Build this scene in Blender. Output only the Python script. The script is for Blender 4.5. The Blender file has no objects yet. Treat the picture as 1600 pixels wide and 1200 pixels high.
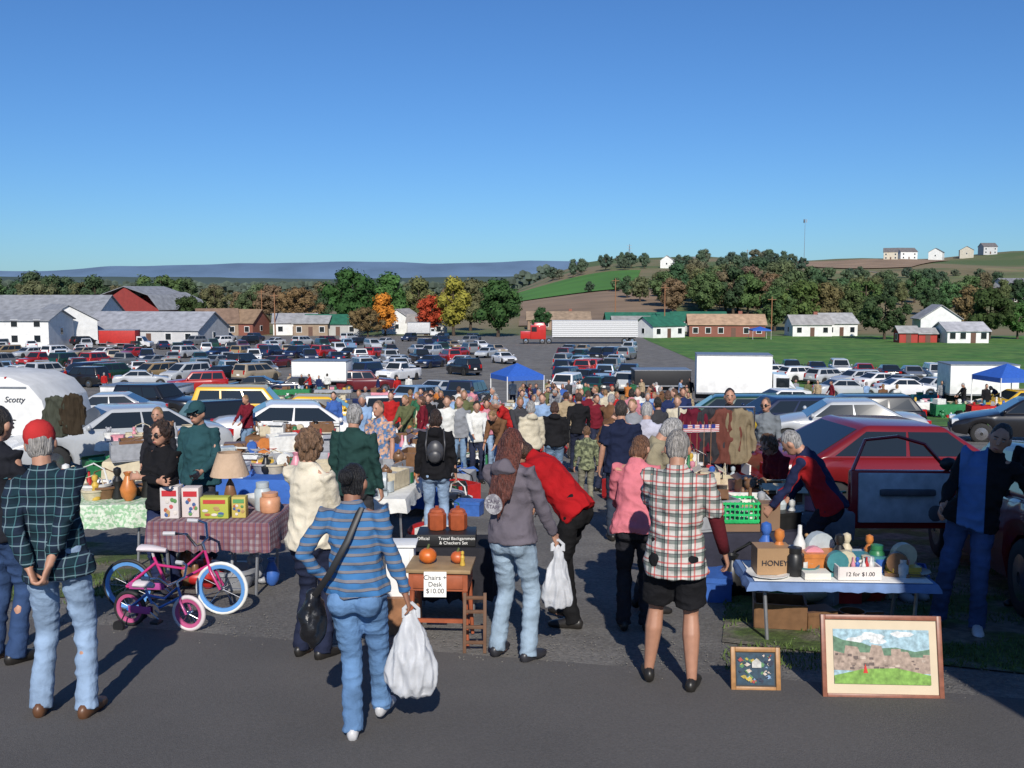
import bpy,bmesh,math,random
from mathutils import Vector as V, Matrix, noise
R=random.Random(7); rad=math.radians; pi=math.pi
sc=bpy.context.scene; C=sc.collection
F=1555.; CZ=2.05; PT=math.atan(150/F)
def S(a,b,x):
    t=max(0,min(1,(x-a)/(b-a))); return t*t*(3-2*t)
TB=[(-60,0),(0,0),(50,-4.5),(75,-6.2),(210,-8.95),(300,-9.4),(900,-9.2),(9000,-9)]
def T(x,y):
    z=0
    for (a,p),(b,q) in zip(TB,TB[1:]):
        if a<=y<=b: z=p+(q-p)*(y-a)/(b-a); break
    h=max(0,min(y,820)-275)*.06*S(-60,70,x-(y-400)*.05 if y>400 else x)
    if y>820: h*=max(.2,1-(y-820)/2500)
    return z+h*(1+.10*math.sin(x*.013+1)+.04*math.sin(x*.05))+ (h>0)*max(0,x)*.018*S(300,800,y)
def at(px,py):
    d=V(((px-800)/F,math.cos(PT)-(py-600)/F*math.sin(PT),-math.sin(PT)-(py-600)/F*math.cos(PT)))
    t=3.
    while t<6000 and CZ+d.z*t>T(d.x*t,d.y*t): t*=1.03
    a,b=t/1.03,t
    for _ in range(20):
        m=(a+b)/2
        if CZ+d.z*m>T(d.x*m,d.y*m): a=m
        else: b=m
    return V((d.x*b,d.y*b,T(d.x*b,d.y*b)))
def P(px,z): x=(px-800)/F*z; return V((x,z,T(x,z)))
# ---------- materials
MT={}
def nn(nt,t,**k):
    n=nt.nodes.new('ShaderNode'+t)
    for a,b in k.items(): setattr(n,a,b)
    return n
def mat(name,c=(.5,.5,.5),rough=.75,met=0,var=.2,s=8,oc=False,bump=0,bs=40,layers=None,c2=None,s2=1,coat=0,thr=(.45,.55),spec=.5,zs=1):
    if name in MT: return MT[name]
    m=bpy.data.materials.new(name); m.use_nodes=True; nt=m.node_tree; L=nt.links.new
    b=nt.nodes['Principled BSDF']; b.inputs['Roughness'].default_value=rough; b.inputs['Metallic'].default_value=met
    b.inputs['Coat Weight'].default_value=coat; b.inputs['Specular IOR Level'].default_value=spec
    tc=nn(nt,'TexCoord'); co=tc.outputs['Object']
    if zs!=1: mp=nn(nt,'Mapping'); mp.inputs['Scale'].default_value=(1,1,zs); L(co,mp.inputs[0]); co=mp.outputs[0]
    if oc: src=nn(nt,'ObjectInfo').outputs['Color']
    else:
        r=nn(nt,'RGB'); r.outputs[0].default_value=(*c,1); src=r.outputs[0]
    def mix(fac,a,bc):
        x=nn(nt,'MixRGB'); L(fac,x.inputs[0]); L(a,x.inputs[1])
        if isinstance(bc,tuple): x.inputs[2].default_value=(*bc,1)
        else: L(bc,x.inputs[2])
        return x.outputs[0]
    def noi(scale,det=4):
        n=nn(nt,'TexNoise'); n.inputs['Scale'].default_value=scale; n.inputs['Detail'].default_value=det; L(co,n.inputs['Vector']); return n.outputs[0]
    def mr(o,a,b_,c_,d):
        n=nn(nt,'MapRange'); L(o,n.inputs[0])
        for i,v in enumerate((a,b_,c_,d)): n.inputs[i+1].default_value=v
        return n.outputs[0]
    if c2: src=mix(mr(noi(s2),thr[0],thr[1],0,1),src,c2)
    if layers:
        sp=nn(nt,'SeparateXYZ'); L(co,sp.inputs[0])
        for ax,per,ph,w,cc,al in layers:
            a=nn(nt,'Math',operation='MULTIPLY_ADD'); L(sp.outputs[ax],a.inputs[0]); a.inputs[1].default_value=1/per; a.inputs[2].default_value=ph+50
            f=nn(nt,'Math',operation='FRACT'); L(a.outputs[0],f.inputs[0])
            g=nn(nt,'Math',operation='LESS_THAN'); L(f.outputs[0],g.inputs[0]); g.inputs[1].default_value=w
            h=nn(nt,'Math',operation='MULTIPLY'); L(g.outputs[0],h.inputs[0]); h.inputs[1].default_value=al
            src=mix(h.outputs[0],src,cc)
    if var:
        v=nn(nt,'VectorMath',operation='SCALE'); L(src,v.inputs[0]); L(mr(noi(s,6),.3,.7,1-var,1+var),v.inputs['Scale']); src=v.outputs[0]
    L(src,b.inputs['Base Color'])
    if bump:
        bp=nn(nt,'Bump'); bp.inputs['Strength'].default_value=bump; bp.inputs['Distance'].default_value=.02; L(noi(bs),bp.inputs['Height']); L(bp.outputs[0],b.inputs['Normal'])
    MT[name]=m; return m
cloth=mat('cloth',oc=True,rough=.9,var=.15,s=6,bump=.35,bs=25,spec=.2)
denim=mat('denim',oc=True,rough=.9,var=.3,s=5,bump=.4,bs=30,spec=.2)
skinm=mat('skin',oc=True,rough=.55,var=.08,s=20)
hairm=mat('hair',oc=True,rough=.55,var=.65,s=90,bump=1,bs=130,zs=.12)
ware=mat('ware',oc=True,rough=.4,var=.15,s=20)
paint=mat('car_paint',oc=True,rough=.28,var=.06,s=2,coat=.6)
flat=mat('flat_paint',oc=True,rough=.6,var=.12,s=3)
woodm=mat('wood',(.28,.13,.06),.55,var=.3,s=12)
black=mat('black_plastic',(.015,.015,.016),.5,var=.2)
rubber=mat('rubber',(.02,.02,.02),.85)
chrome=mat('chrome',(.6,.6,.62),.22,1,var=.05)
steel=mat('grey_metal',(.35,.36,.38),.4,.7)
glass=mat('car_glass',(.015,.02,.024),.06,var=0,coat=.3)
white=mat('white_paint',(.78,.78,.76),.5,var=.08,s=3)
redl=mat('red_lamp',(.4,.01,.01),.2,var=0)
ink=mat('ink',(.02,.02,.03),.7,var=0); paper=mat('paper',(.8,.79,.75),.8,var=.05)
# ---------- mesh helpers
KIDS={}
class M:
    def __init__(s): s.v=[]; s.f=[]
    def add(s,vs,fs):
        n=len(s.v); s.v+=[tuple(v) for v in vs]; s.f+=[tuple(i+n for i in f) for f in fs]; return s
    def box(s,c,d,rz=0,tp=1,rx=0):
        m=Matrix.Rotation(rz,3,'Z')@Matrix.Rotation(rx,3,'X'); vs=[]
        for z in (-.5,.5):
            for x,y in ((-.5,-.5),(.5,-.5),(.5,.5),(-.5,.5)):
                k=tp if z>0 else 1; vs.append(V(c)+m@V((x*d[0]*k,y*d[1]*k,z*d[2])))
        return s.add(vs,[(3,2,1,0),(4,5,6,7),(0,1,5,4),(1,2,6,5),(2,3,7,6),(3,0,4,7)])
    def tube(s,ps,rs,n=8,side=None):
        ps=[V(p) for p in ps]
        if not isinstance(rs,(list,tuple)): rs=[rs]*len(ps)
        vs=[];fs=[]; N=len(ps)
        for i,p in enumerate(ps):
            t=(ps[min(i+1,N-1)]-ps[max(i-1,0)]).normalized()
            sd=V(side) if side is not None else V((1,0,0))
            if abs(sd.dot(t))>.9: sd=V((0,1,0))
            a=(sd-t*sd.dot(t)).normalized(); b=t.cross(a); r=rs[i]
            rx,ry=r if isinstance(r,(tuple,list)) else (r,r)
            for k in range(n): q=2*pi*k/n; vs.append(p+a*rx*math.cos(q)+b*ry*math.sin(q))
        for i in range(N-1):
            for k in range(n): k2=(k+1)%n; fs.append((i*n+k,i*n+k2,(i+1)*n+k2,(i+1)*n+k))
        fs.append(tuple(reversed(range(n)))); fs.append(tuple(range((N-1)*n,N*n)))
        return s.add(vs,fs)
    def ell(s,c,r,n=10,rot=None):
        if not isinstance(r,(tuple,list)): r=(r,r,r)
        m=n//2+1; vs=[];fs=[]; c=V(c)
        for i in range(1,m):
            th=pi*i/m
            for k in range(n):
                q=2*pi*k/n; v=V((r[0]*math.sin(th)*math.cos(q),r[1]*math.sin(th)*math.sin(q),r[2]*math.cos(th)))
                vs.append(c+(rot@v if rot else v))
        a=V((0,0,r[2])); vs+= [c+(rot@a if rot else a),c-(rot@a if rot else a)]; t=len(vs)-2
        for i in range(m-2):
            for k in range(n): k2=(k+1)%n; fs.append((i*n+k,(i+1)*n+k,(i+1)*n+k2,i*n+k2))
        for k in range(n): k2=(k+1)%n; fs.append((t,k,k2)); fs.append((t+1,(m-2)*n+k2,(m-2)*n+k))
        return s.add(vs,fs)
    def lathe(s,pr,c=(0,0,0),n=14,axis='Z'):
        vs=[];fs=[]
        for r,z in pr:
            for k in range(n):
                q=2*pi*k/n; v=(r*math.cos(q),r*math.sin(q),z) if axis=='Z' else (r*math.cos(q),z,r*math.sin(q))
                vs.append(V(c)+V(v))
        for i in range(len(pr)-1):
            for k in range(n):
                k2=(k+1)%n; f=(i*n+k,i*n+k2,(i+1)*n+k2,(i+1)*n+k); fs.append(f if axis=='Z' else f[::-1])
        e=(tuple(reversed(range(n))),tuple(range((len(pr)-1)*n,len(pr)*n)))
        fs+= list(e) if axis=='Z' else [x[::-1] for x in e]
        return s.add(vs,fs)
    def mesh(s,name='m'):
        me=bpy.data.meshes.new(name); me.from_pydata(s.v,[],s.f); me.update(); return me
def link(o,parent):
    C.objects.link(o)
    if parent: o.parent=parent; KIDS.setdefault(parent.name,[]).append(o)
    return o
def ob(name,m,mt,parent=None,color=None,smooth=0,bev=0,label=None):
    me=m if isinstance(m,bpy.types.Mesh) else m.mesh(name)
    if bev:
        bm=bmesh.new(); bm.from_mesh(me); bmesh.ops.bevel(bm,geom=bm.edges[:],offset=bev,segments=3 if bev>.06 else 2,affect='EDGES',profile=.55); bm.to_mesh(me); bm.free(); smooth=smooth or 50
    if not me.materials: me.materials.append(mt)
    if smooth:
        me.shade_smooth()
        if smooth<170: me.set_sharp_from_angle(angle=rad(smooth))
    o=bpy.data.objects.new(name,me)
    if color: o.color=(*color,1)
    if label: o['label']=label
    return link(o,parent)
def tag(o,label,cat,group=None):
    o['label']=label; o['category']=cat
    if group: o['group']=group
    return o
def struct(o,k='structure'): o['kind']=k; return o
def root(name,loc,rz,label,cat,group=None):
    o=bpy.data.objects.new(name,None); o.empty_display_size=.1; C.objects.link(o); o.location=loc; o.rotation_euler=(0,0,rz); return tag(o,label,cat,group)
def dup(o,parent=None,cols=None,lvl=0,maxl=9,skip=()):
    c=o.copy(); link(c,parent)
    if cols:
        b=o.name.split('.')[0]
        if b in cols: c.color=(*cols[b],1)
    if lvl<maxl:
        for ch in KIDS.get(o.name,[]):
            if ch.name.split('.')[0] not in skip: dup(ch,c,cols,lvl+1,maxl,skip)
    return c
def text(s,size,loc,rot,mt,parent,name='lettering'):
    cu=bpy.data.curves.new(name,'FONT'); cu.body=s; cu.size=size; cu.extrude=.001; cu.align_x='CENTER'; cu.align_y='CENTER'
    o=bpy.data.objects.new('t',cu); C.objects.link(o); me=bpy.data.meshes.new_from_object(o.evaluated_get(bpy.context.evaluated_depsgraph_get()))
    bpy.data.objects.remove(o); me.materials.clear(); o=ob(name,me,mt,parent); o.location=loc; o.rotation_euler=rot; return o
def remesh(m,vox,name,mt,parent,color=None,amp=0,ns=9,it=3,fold=0,st=(1,1,1)):
    o=ob(name,m,mt,parent,color)
    a=o.modifiers.new('r','REMESH'); a.mode='VOXEL'; a.voxel_size=vox; b=o.modifiers.new('s','SMOOTH'); b.iterations=it; b.factor=.6
    me=bpy.data.meshes.new_from_object(o.evaluated_get(bpy.context.evaluated_depsgraph_get())); o.modifiers.clear(); o.data=me
    if amp:
        off=V((R.random()*50,0,0)); nr=[v.normal.copy() for v in me.vertices]
        for v,n_ in zip(me.vertices,nr):
            q=V((v.co.x*st[0],v.co.y*st[1],v.co.z*st[2]))*ns+off; k=noise.noise(q)
            if fold: k=(.22-abs(k+.5*noise.noise(q*.45)))*1.6+.3*noise.noise(q*2.3)
            v.co+=n_*amp*k
    me.shade_smooth()
    if not me.materials: me.materials.append(mt)
    return o
# ---------- people
def ik(a,b,l1,l2,pole):
    d=b-a; L=min(d.length,(l1+l2)*.995); dn=d.normalized(); x=(l1*l1-l2*l2+L*L)/(2*L); h=math.sqrt(max(0,l1*l1-x*x))
    p=pole-dn*pole.dot(dn); p.normalize(); return a+dn*x+p*h,a+dn*L
def hand(m,w,d,n,a,curl,fine):
    m.tube([w-d*.02,w+d*.03,w+d*.09],[(.026,.02),(.036,.017),(.04,.014)],8,side=a)
    if not fine: m.tube([w+d*.08,w+d*.13+n*.02],[(.036,.014),(.03,.012)],6,side=a); return
    for i,l in enumerate((.07,.08,.073,.056)):
        p=w+d*.085+a*(.032-.0215*i); ps=[p]; an=.15
        for sg in (.45,.32,.25):
            an+=curl; p=p+(d*math.cos(an)+n*math.sin(an)+a*(.1-.07*i))*l*sg; ps.append(p)
        m.tube(ps,[.0092,.009,.0082,.0065],6)
    p=w+d*.03+a*.03; m.tube([p,p+(d*.5+a*.7+n*.3)*.035,p+(d*.9+a*.45+n*.5)*.065],[.013,.011,.008],6)
def person(loc,H,face,label,shirt,pants,hair,smat=None,lean=0,side=0,hp=5,ht=0,LH=None,RH=None,LP=None,RP=None,feet=((-.1,.0),(.1,.0)),fat=1,slv=1,hem=.86,skin=(.42,.22,.145),shorts=0,vox=.009,shoe=(.02,.018,.016),fem=0,style='short',glasses=0,hood=0,curl=.45,group=None,inner=None,seat=0,fine=1,backpack=None,butt=0):
    k=H/1.75; rt=root('person',loc,rad(face),label,'person',group); rt.scale=(k,k,k)
    pel=V((0,0,.95-seat)); RL=Matrix.Rotation(-rad(lean),3,'X')@Matrix.Rotation(rad(side),3,'Y')
    # the spine bends gradually: lower back takes part of the lean
    U=lambda x,y,z: pel+RL@(V((x,y-.55*math.sin(rad(lean))*max(0,z-.95)*max(0,1.5-z)*1.0,z-seat))-pel)
    X=RL@V((1,0,0)); f=fat
    Rh=RL@Matrix.Rotation(rad(ht),3,'Z')@Matrix.Rotation(-rad(hp),3,'X'); nk=U(0,0,1.49); hc=nk+Rh@V((0,.03,.13))
    ft=[V((a,b,.085)) for a,b in feet]; hips=[V((-.088,0,.92-seat)),V((.088,0,.92-seat))]
    legs=[]
    for h,a in zip(hips,ft): kn,an=ik(h,a,.43,.43,V((0,1,0))); legs.append((h,kn,an))
    arms=[]
    for sg,tg,pl in ((-1,LH,LP),(1,RH,RP)):
        sh=U(sg*.175*(1 if not fem else .92),0,1.425); t=V(tg) if tg else V((sg*(.25+.05*(f-1)),.07,.84-seat)); el,wr=ik(sh,t,.285,.25,V(pl) if pl else V((sg*.3,-1,-.1))); arms.append((sg,sh,el,wr))
    B=M(); B.tube([U(0,0,.9),U(0,0,1.05),U(0,0,1.25),U(0,0,1.4),U(0,0,1.47)],[(.11,.07),(.105,.075),(.13,.085),(.13,.07),(.07,.06)],12,side=X)
    B.tube([U(0,-.01,1.42),nk+Rh@V((0,.0,.08))],[.057,.052],10); B.ell(hc,(.073,.09,.112),14,Rh); B.ell(hc+Rh@V((0,.028,-.058)),(.053,.058,.055),10,Rh)
    B.tube([hc+Rh@V((0,.085,.02)),hc+Rh@V((0,.112,-.025))],[.008,.016],6); B.ell(hc+Rh@V((0,.08,-.065)),(.024,.013,.016),8,Rh)
    for s_ in (-1,1): B.ell(hc+Rh@V((s_*.078,-.005,-.01)),(.013,.024,.034),8,Rh)
    for sg,sh,el,wr in arms:
        ra=.8 if slv>=1 else 1
        B.tube([U(sg*.1,0,1.42),sh,(sh*.4+el*.6),el],[.045,.046*ra,.04*ra,.036*ra],9); B.tube([el,el*.65+wr*.35,wr],[.037*ra,.038*ra,.026],9)
        d=(wr-el).normalized(); ins=V((-sg,0,0)); ins=(ins-d*ins.dot(d)).normalized(); ac=d.cross(ins)
        if ac.y*1+ac.z*.8<0: ac=-ac
        hand(B,wr,d,ins,ac,curl,fine)
    lr=1 if shorts else .66
    for h,kn,an in legs:
        B.tube([h+V((0,0,.02)),h*.5+kn*.5,kn],[.08*lr,.068*lr,.053*lr],10); B.tube([kn,kn*.68+an*.32+V((0,-.018,0)),an],[.05*lr,.06*lr,.034],10); B.tube([an,an+V((0,.02,-.05)),an+V((0,.12,-.06))],[.034,.033,.025],8)
    remesh(B,vox,'body',skinm,rt,skin,it=2)
    Q=M(); hf=.6+.4*f; Q.tube([pel+V((0,0,-.12)),pel+V((0,-.005,-.04)),pel*1+V((0,0,.03)),U(0,0,1.03)],[(.13*f,.085*f),(.16*f,.108*f),(.152*f,.103*f),(.138*f,.1*f)],14,side=(1,0,0))
    for sx in (-1,1): Q.ell(pel+V((sx*.07*f,(-.045-.02*butt)*f,-.06)),(.08*f,.07*f,.09),10)
    for h,kn,an in legs:
        if shorts:
            e=h.lerp(kn,shorts); Q.tube([h+V((0,0,.0)),h.lerp(e,.5),e],[.095*hf,.1*hf,.1*hf],12)
        else: Q.tube([h,h.lerp(kn,.5),kn,kn.lerp(an,.5),an+V((0,-.005,-.03))],[.09*hf,.079*hf,.064*hf,.061*hf,.067],12)
    remesh(Q,vox*1.25,'shorts' if shorts else 'trousers',denim,rt,pants,amp=.012,ns=6.5,fold=1,it=1,st=(1,1,2.2))
    Q=M(); w=.9 if fem else 1.; hx=1.07 if hem<.88 else 1
    Q.tube([U(0,0,hem),U(0,0,hem+.07),U(0,.01,1.07),U(0,.015,1.27),U(0,0,1.37),U(0,0,1.435),U(0,0,1.475)],[(.176*f*hx,.138*f*hx),(.172*f*hx,.135*f*hx),(.148*f,.12*f),(.166*w*(.6+.4*f),.124*(.5+.5*f)),(.178*w,.11),(.143*w,.086),(.08,.072)],16,side=X)
    if fem:
        for sx in (-1,1): Q.ell(U(sx*.075,.08*f,1.26),(.075,.07,.075),10)
    for sg,sh,el,wr in arms:
        st=U(sg*.09,0,1.41); wrs=wr.lerp(el,.04); g=(.7+.3*f)
        if slv>=1: Q.tube([st,sh,sh.lerp(el,.5),el,el.lerp(wrs,.6),wrs],[.058,.064*g,.055*g,.049*g,.043,.036],12)
        else: e=sh.lerp(el,slv*2); Q.tube([st,sh,e],[.058,.066*g,.066*g],12)
        if slv<1 and inner: I=M(); I.tube([sh.lerp(el,slv*1.7),el,el.lerp(wr,.6),wr.lerp(el,.03)],[.05,.05,.042,.036],10); ob('undershirt_sleeve',I,cloth,rt,inner,smooth=180)
    if hood: Q.ell(U(0,-.085,1.45),(.1,.06,.075),10)
    Q.tube([U(0,-.01,1.45),U(0,0,1.505)],[.075,.068],12)
    remesh(Q,vox*1.25,'jacket' if hood else 'shirt',smat or cloth,rt,shirt,amp=.021,ns=7.5,fold=1,it=1,st=(1,1,1.4))
    for i,(h,kn,an) in enumerate(legs):
        Sx=M(); to=(-.15,.15)[i]; ps=[an+V((to*t,t,z-.085)) for t,z in ((-.075,.045),(-.05,.05),(.02,.055),(.1,.04),(.17,.032),(.2,.028))]
        Sx.tube(ps,[(.02,.03),(.035,.052),(.04,.055),(.046,.04),(.04,.03),(.02,.018)],10,side=(1,0,0)); Sx.v=[(a,b,max(c,.004)) for a,b,c in Sx.v]
        ob('shoe',Sx,ware,rt,shoe,smooth=180)
    Hm=M()
    if style=='bald': Hm.ell(hc+Rh@V((0,-.02,-.01)),(.08,.083,.06),12,Rh)
    else: Hm.ell(hc+Rh@V((0,-.02,.022)),(.0795,.092,.105),14,Rh); Hm.ell(hc+Rh@V((0,-.035,-.03)),(.075,.06,.07),10,Rh)
    if style in('bob','curly'): Hm.ell(hc+Rh@V((0,-.035,-.04)),(.088,.07,.09),12,Rh)
    if style=='curly':
        for q in range(26): a=q*2.4; zz=1-q/18; rr=math.sqrt(max(.05,1-zz*zz)); Hm.ell(hc+Rh@V((math.cos(a)*rr*.085,math.sin(a)*rr*.075-.03,.02+zz*.1)),.034,6)
    if style=='long':
        for q in range(13): x=(q-6)*.0135; e=R.uniform(-.025,.025); Hm.tube([hc+Rh@V((x*.9,-.06+abs(x)*.3,.04)),hc+Rh@V((x*1.1,-.09+abs(x)*.6,-.08)),U(x*1.05,-.14+abs(x)*.5,1.36),U(x*1+e*.5,-.152,1.24),U(x*.9+e,-.156,1.1+abs(x)*2+e*2)],[.024,.02,.017,.014,.004],6)
    if style=='bun': Hm.ell(hc+Rh@V((0,-.12,.035)),(.056,.045,.05),10,Rh)
    remesh(Hm,.0085 if vox<.012 else .02,'hair',hairm,rt,hair,amp=.02 if style=='curly' else .006,ns=34,it=1,st=(1,1,.4))
    if style=='cap' or glasses==2:
        cc=shirt if style!='cap' else (.45,.03,.03)
        K=M(); K.ell(hc+Rh@V((0,-.01,.045)),(.089,.102,.095),14,Rh); K.tube([hc+Rh@V((0,.07,.06)),hc+Rh@V((0,.165,.045))],[(.07,.008),(.05,.006)],10,side=X); ob('cap',K,cloth,rt,cc,smooth=60)
    if fine:
        for sx in (-1,1):
            E=M(); E.ell(hc+Rh@V((sx*.029,.078,.012)),(.013,.009,.008),8,Rh); ob('eye',E,ware,rt,(.25,.2,.17),smooth=180)
            E=M(); E.ell(hc+Rh@V((sx*.03,.086,.034)),(.02,.006,.005),6,Rh); ob('eyebrow',E,hairm,rt,tuple(c*.6 for c in hair))
        E=M(); E.ell(hc+Rh@V((0,.088,-.062)),(.022,.008,.005),8,Rh); ob('mouth',E,skinm,rt,(.3,.08,.07))
    if glasses:
        E=M()
        for sx in (-1,1): E.ell(hc+Rh@V((sx*.032,.1,.012)),(.026,.006,.02),8,Rh); E.tube([hc+Rh@V((sx*.058,.095,.015)),hc+Rh@V((sx*.08,0,.01))],.004,5)
        ob('glasses',E,black,rt)
    W=Matrix.Translation(loc)@Matrix.Rotation(rad(face),4,'Z')@Matrix.Scale(k,4)
    if backpack:
        E=M(); E.ell(U(0,-.18,1.22),(.11,.06,.15),12,RL); E.ell(U(0,-.235,1.17),(.08,.03,.08),10,RL)
        for sx in (-1,1): E.tube([U(sx*.1,-.13,1.1),U(sx*.12,-.14,1.3),U(sx*.1,-.05,1.49),U(sx*.1,.12,1.38)],.012,6)
        bp=tag(ob('backpack',E,ware,None,backpack,smooth=180),'small dark backpack worn by the woman in black jacket','backpack'); bp.matrix_world=W
    return rt,W,[W@a[3] for a in arms],U
def plaid(name,base,ls): return mat(name,base,.9,var=.12,s=6,bump=.3,bs=25,layers=ls,spec=.2)
pl1=plaid('navy_plaid',(.012,.022,.042),[(0,.1,0,.45,(.006,.03,.035),.6),(2,.1,.1,.45,(.005,.012,.02),.6),(0,.1,.15,.06,(.2,.3,.33),.6),(2,.1,.3,.06,(.2,.3,.33),.6),(0,.1,.62,.05,(.08,.2,.22),.6),(2,.1,.78,.05,(.08,.2,.22),.6)])
pl2=plaid('white_plaid',(.5,.48,.44),[(0,.085,0,.26,(.06,.09,.08),.7),(2,.085,.1,.26,(.06,.09,.08),.7),(0,.085,.55,.12,(.42,.04,.04),.7),(2,.085,.6,.12,(.42,.04,.04),.7),(0,.085,.8,.07,(.02,.02,.03),.8),(2,.085,.85,.07,(.02,.02,.03),.8)])
stp=plaid('blue_stripes',(.045,.15,.33),[(2,.052,.2,.38,(.2,.18,.18),.9),(2,.052,.2,.07,(.03,.05,.1),.9)])
haw=mat('floral_print',(.5,.3,.2),.9,var=.3,s=20,c2=(.08,.16,.3),s2=22)
camo=mat('camo_print',(.2,.22,.12),.9,var=.3,s=15,c2=(.06,.07,.04),s2=14)
J=(.15,.23,.34); JL=(.23,.32,.45)
def bag(top,h,w,label):
    m=M(); pr=[(.3,.0),(.8,.03),(1,.15),(.98,.3),(.8,.5),(.55,.68),(.3,.82),(.14,.93)]
    m.tube([(0,0,z*h-h) for r,z in pr],[(r*w/2,r*w*.28) for r,z in pr],20)
    o=remesh(m,.008,'plastic_bag',plastic,None,amp=.026,ns=8,it=1,fold=1,st=(2.2,2.2,.6))
    m2=M()
    for s_ in (-1,1): m2.tube([(s_*.03,0,-h*.14),(s_*.04,0,-h*.05),(0,.0,.012)],[(.022,.006),(.012,.005),(.01,.008)],6)
    ob('handle',m2,plastic,o); o.location=top; return tag(o,label,'bag')
plastic=mat('white_plastic_film',(.66,.67,.69),.45,var=.14,s=7,bump=.4,bs=12,spec=.3)
nt=plastic.node_tree; pb=nt.nodes['Principled BSDF']; tr=nt.nodes.new('ShaderNodeBsdfTranslucent'); tr.inputs[0].default_value=(.7,.71,.73,1); mx=nt.nodes.new('ShaderNodeMixShader'); mx.inputs[0].default_value=.3
nt.links.new(pb.outputs[0],mx.inputs[1]); nt.links.new(tr.outputs[0],mx.inputs[2]); nt.links.new(mx.outputs[0],nt.nodes['Material Output'].inputs[0])
# heroes
person(at(100,1118),1.8,4,'man in dark navy plaid shirt and red cap with hands clasped behind his back',(.1,.1,.1),JL,(.3,.28,.26),smat=pl1,side=-6,LH=(-.075,-.2,.94),RH=(.03,-.2,.95),LP=(-.7,-.7,0),RP=(.7,-.7,0),fat=1.08,style='cap',feet=((-.13,0),(.15,-.04)),shoe=(.13,.06,.03),hem=.84,ht=12,curl=.6)
person(at(8,1036),1.86,-20,'man in dark jacket at the left edge beside the red cap man',(.012,.013,.018),(.03,.06,.14),(.02,.015,.012),hp=10)
wm,Wm,hs,Uw=person(at(562,1150),1.58,-4,'woman in blue striped top walking away with a white plastic bag',(.1,.2,.4),(.11,.21,.38),(.008,.007,.008),smat=stp,fem=1,fat=1.18,butt=1,LH=(-.21,.05,.98),LP=(-1,-.5,0),RH=(.33,.0,.84),style='bun',feet=((-.03,-.05),(.09,.28)),hem=.93,skin=(.28,.13,.08),shoe=(.55,.55,.56),hp=12,ht=-15,side=-3)
bag(hs[1]+V((.03,0,-.06)),.53,.3,'large full white plastic shopping bag carried by woman in striped top')
st=M(); st.tube([Uw(.06,.1,1.44),Uw(.07,-.06,1.475),Uw(.0,-.165,1.3),Uw(-.12,-.19,1.1),Uw(-.24,-.13,.95)],[(.02,.005)]*5,8,side=(1,0,0)); hb=M(); hb.ell((-.26,-.08,.78),(.075,.13,.19),12); 
r0=root('handbag',wm.location,rad(-4),'black shoulder handbag with long strap worn across the striped top','handbag'); r0.scale=wm.scale; remesh(hb,.012,'pouch',mat('black_leather',(.012,.012,.014),.35,bump=.5,bs=20),r0,amp=.03,ns=12); ob('strap',st,black,r0,smooth=60)
person(at(488,1028),1.68,-25,'woman with curly brown hair in cream jacket behind the striped top',(.62,.56,.44),(.015,.02,.045),(.16,.09,.05),fem=1,fat=1.1,style='curly',LH=(-.1,.35,1.1),RH=(.1,.35,1.1))
person(at(556,905),1.8,-15,'grey haired man in dark green jacket seen from behind',(.015,.045,.04),(.05,.05,.055),(.3,.29,.28),fat=1.15)
hw_,W,hs,U=person(at(800,1030),1.7,-30,'woman with long auburn hair in grey purple hooded sweatshirt and pale jeans',(.12,.105,.125),(.26,.34,.42),(.10,.028,.018),fem=1,fat=1.1,style='long',hood=1,RH=(.27,.2,.88),LH=(-.1,.3,1.05),hp=18,hem=.9,side=-3,feet=((-.13,0),(.14,.0)),shoe=(.03,.03,.035))
pr=M(); pr.tube([(-.06,-.14,1.2),(-.06,-.166,1.2)],.075,24); po=ob('back_print',pr,mat('faded_print',(.36,.35,.36),.9,c2=(.2,.19,.21),s2=45),hw_)
text('CAMP\nSTAFF',.04,(-.06,-.169,1.2),(rad(90),0,0),mat('print_dark',(.12,.1,.14),.9),po)
bag(hs[1]+V((.03,0,-.05)),.5,.22,'slim white plastic shopping bag held by woman in hooded sweatshirt')
person(at(897,975),1.8,62,'person in bright red shirt and black trousers bending over the stall',(.33,.007,.01),(.008,.008,.009),(.05,.025,.015),fat=1.08,slv=.5,lean=46,hp=10,LH=(-.2,.6,.95),RH=(.2,.5,.8),RP=(1,-.2,-.3),style='bob',hem=.88,feet=((-.13,-.05),(.13,.1)))
person(at(1052,1075),1.73,-12,'man in white red and green plaid shirt and black shorts',(.5,.5,.5),(.01,.01,.012),(.25,.23,.21),smat=pl2,slv=.46,inner=(.09,.01,.015),fat=1.15,shorts=.85,RH=(.33,.08,.87),LH=(-.14,.4,1.02),hem=.78,hp=22,feet=((-.17,.1),(.12,-.04)),skin=(.38,.19,.12))
person(at(992,985),1.62,-5,'person in pink sweater partly hidden behind the plaid shirted man',(.55,.16,.19),(.02,.02,.025),(.13,.06,.03),fat=1.2,hp=25,lean=12,LH=(-.15,.4,1.0),style='bob',fem=1,ht=-30)
person(at(1006,955),1.78,-75,'grey haired man in tan shirt looking down to the right',(.24,.21,.14),(.04,.04,.045),(.33,.32,.31),fat=1.12,lean=12,hp=35,LH=(-.1,.4,1.0),RH=(.1,.4,1.0))
person(P(1012,12.5),1.76,-10,'man in pale lavender shirt behind the tan shirted man',(.42,.42,.5),(.05,.05,.06),(.35,.34,.33),vox=.012,hp=20)
person(P(972,12.2),1.78,0,'man in navy shirt seen from behind in the right of the aisle',(.01,.015,.04),(.03,.04,.06),(.04,.03,.025),fat=1.15,vox=.012,slv=.4)
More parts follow.
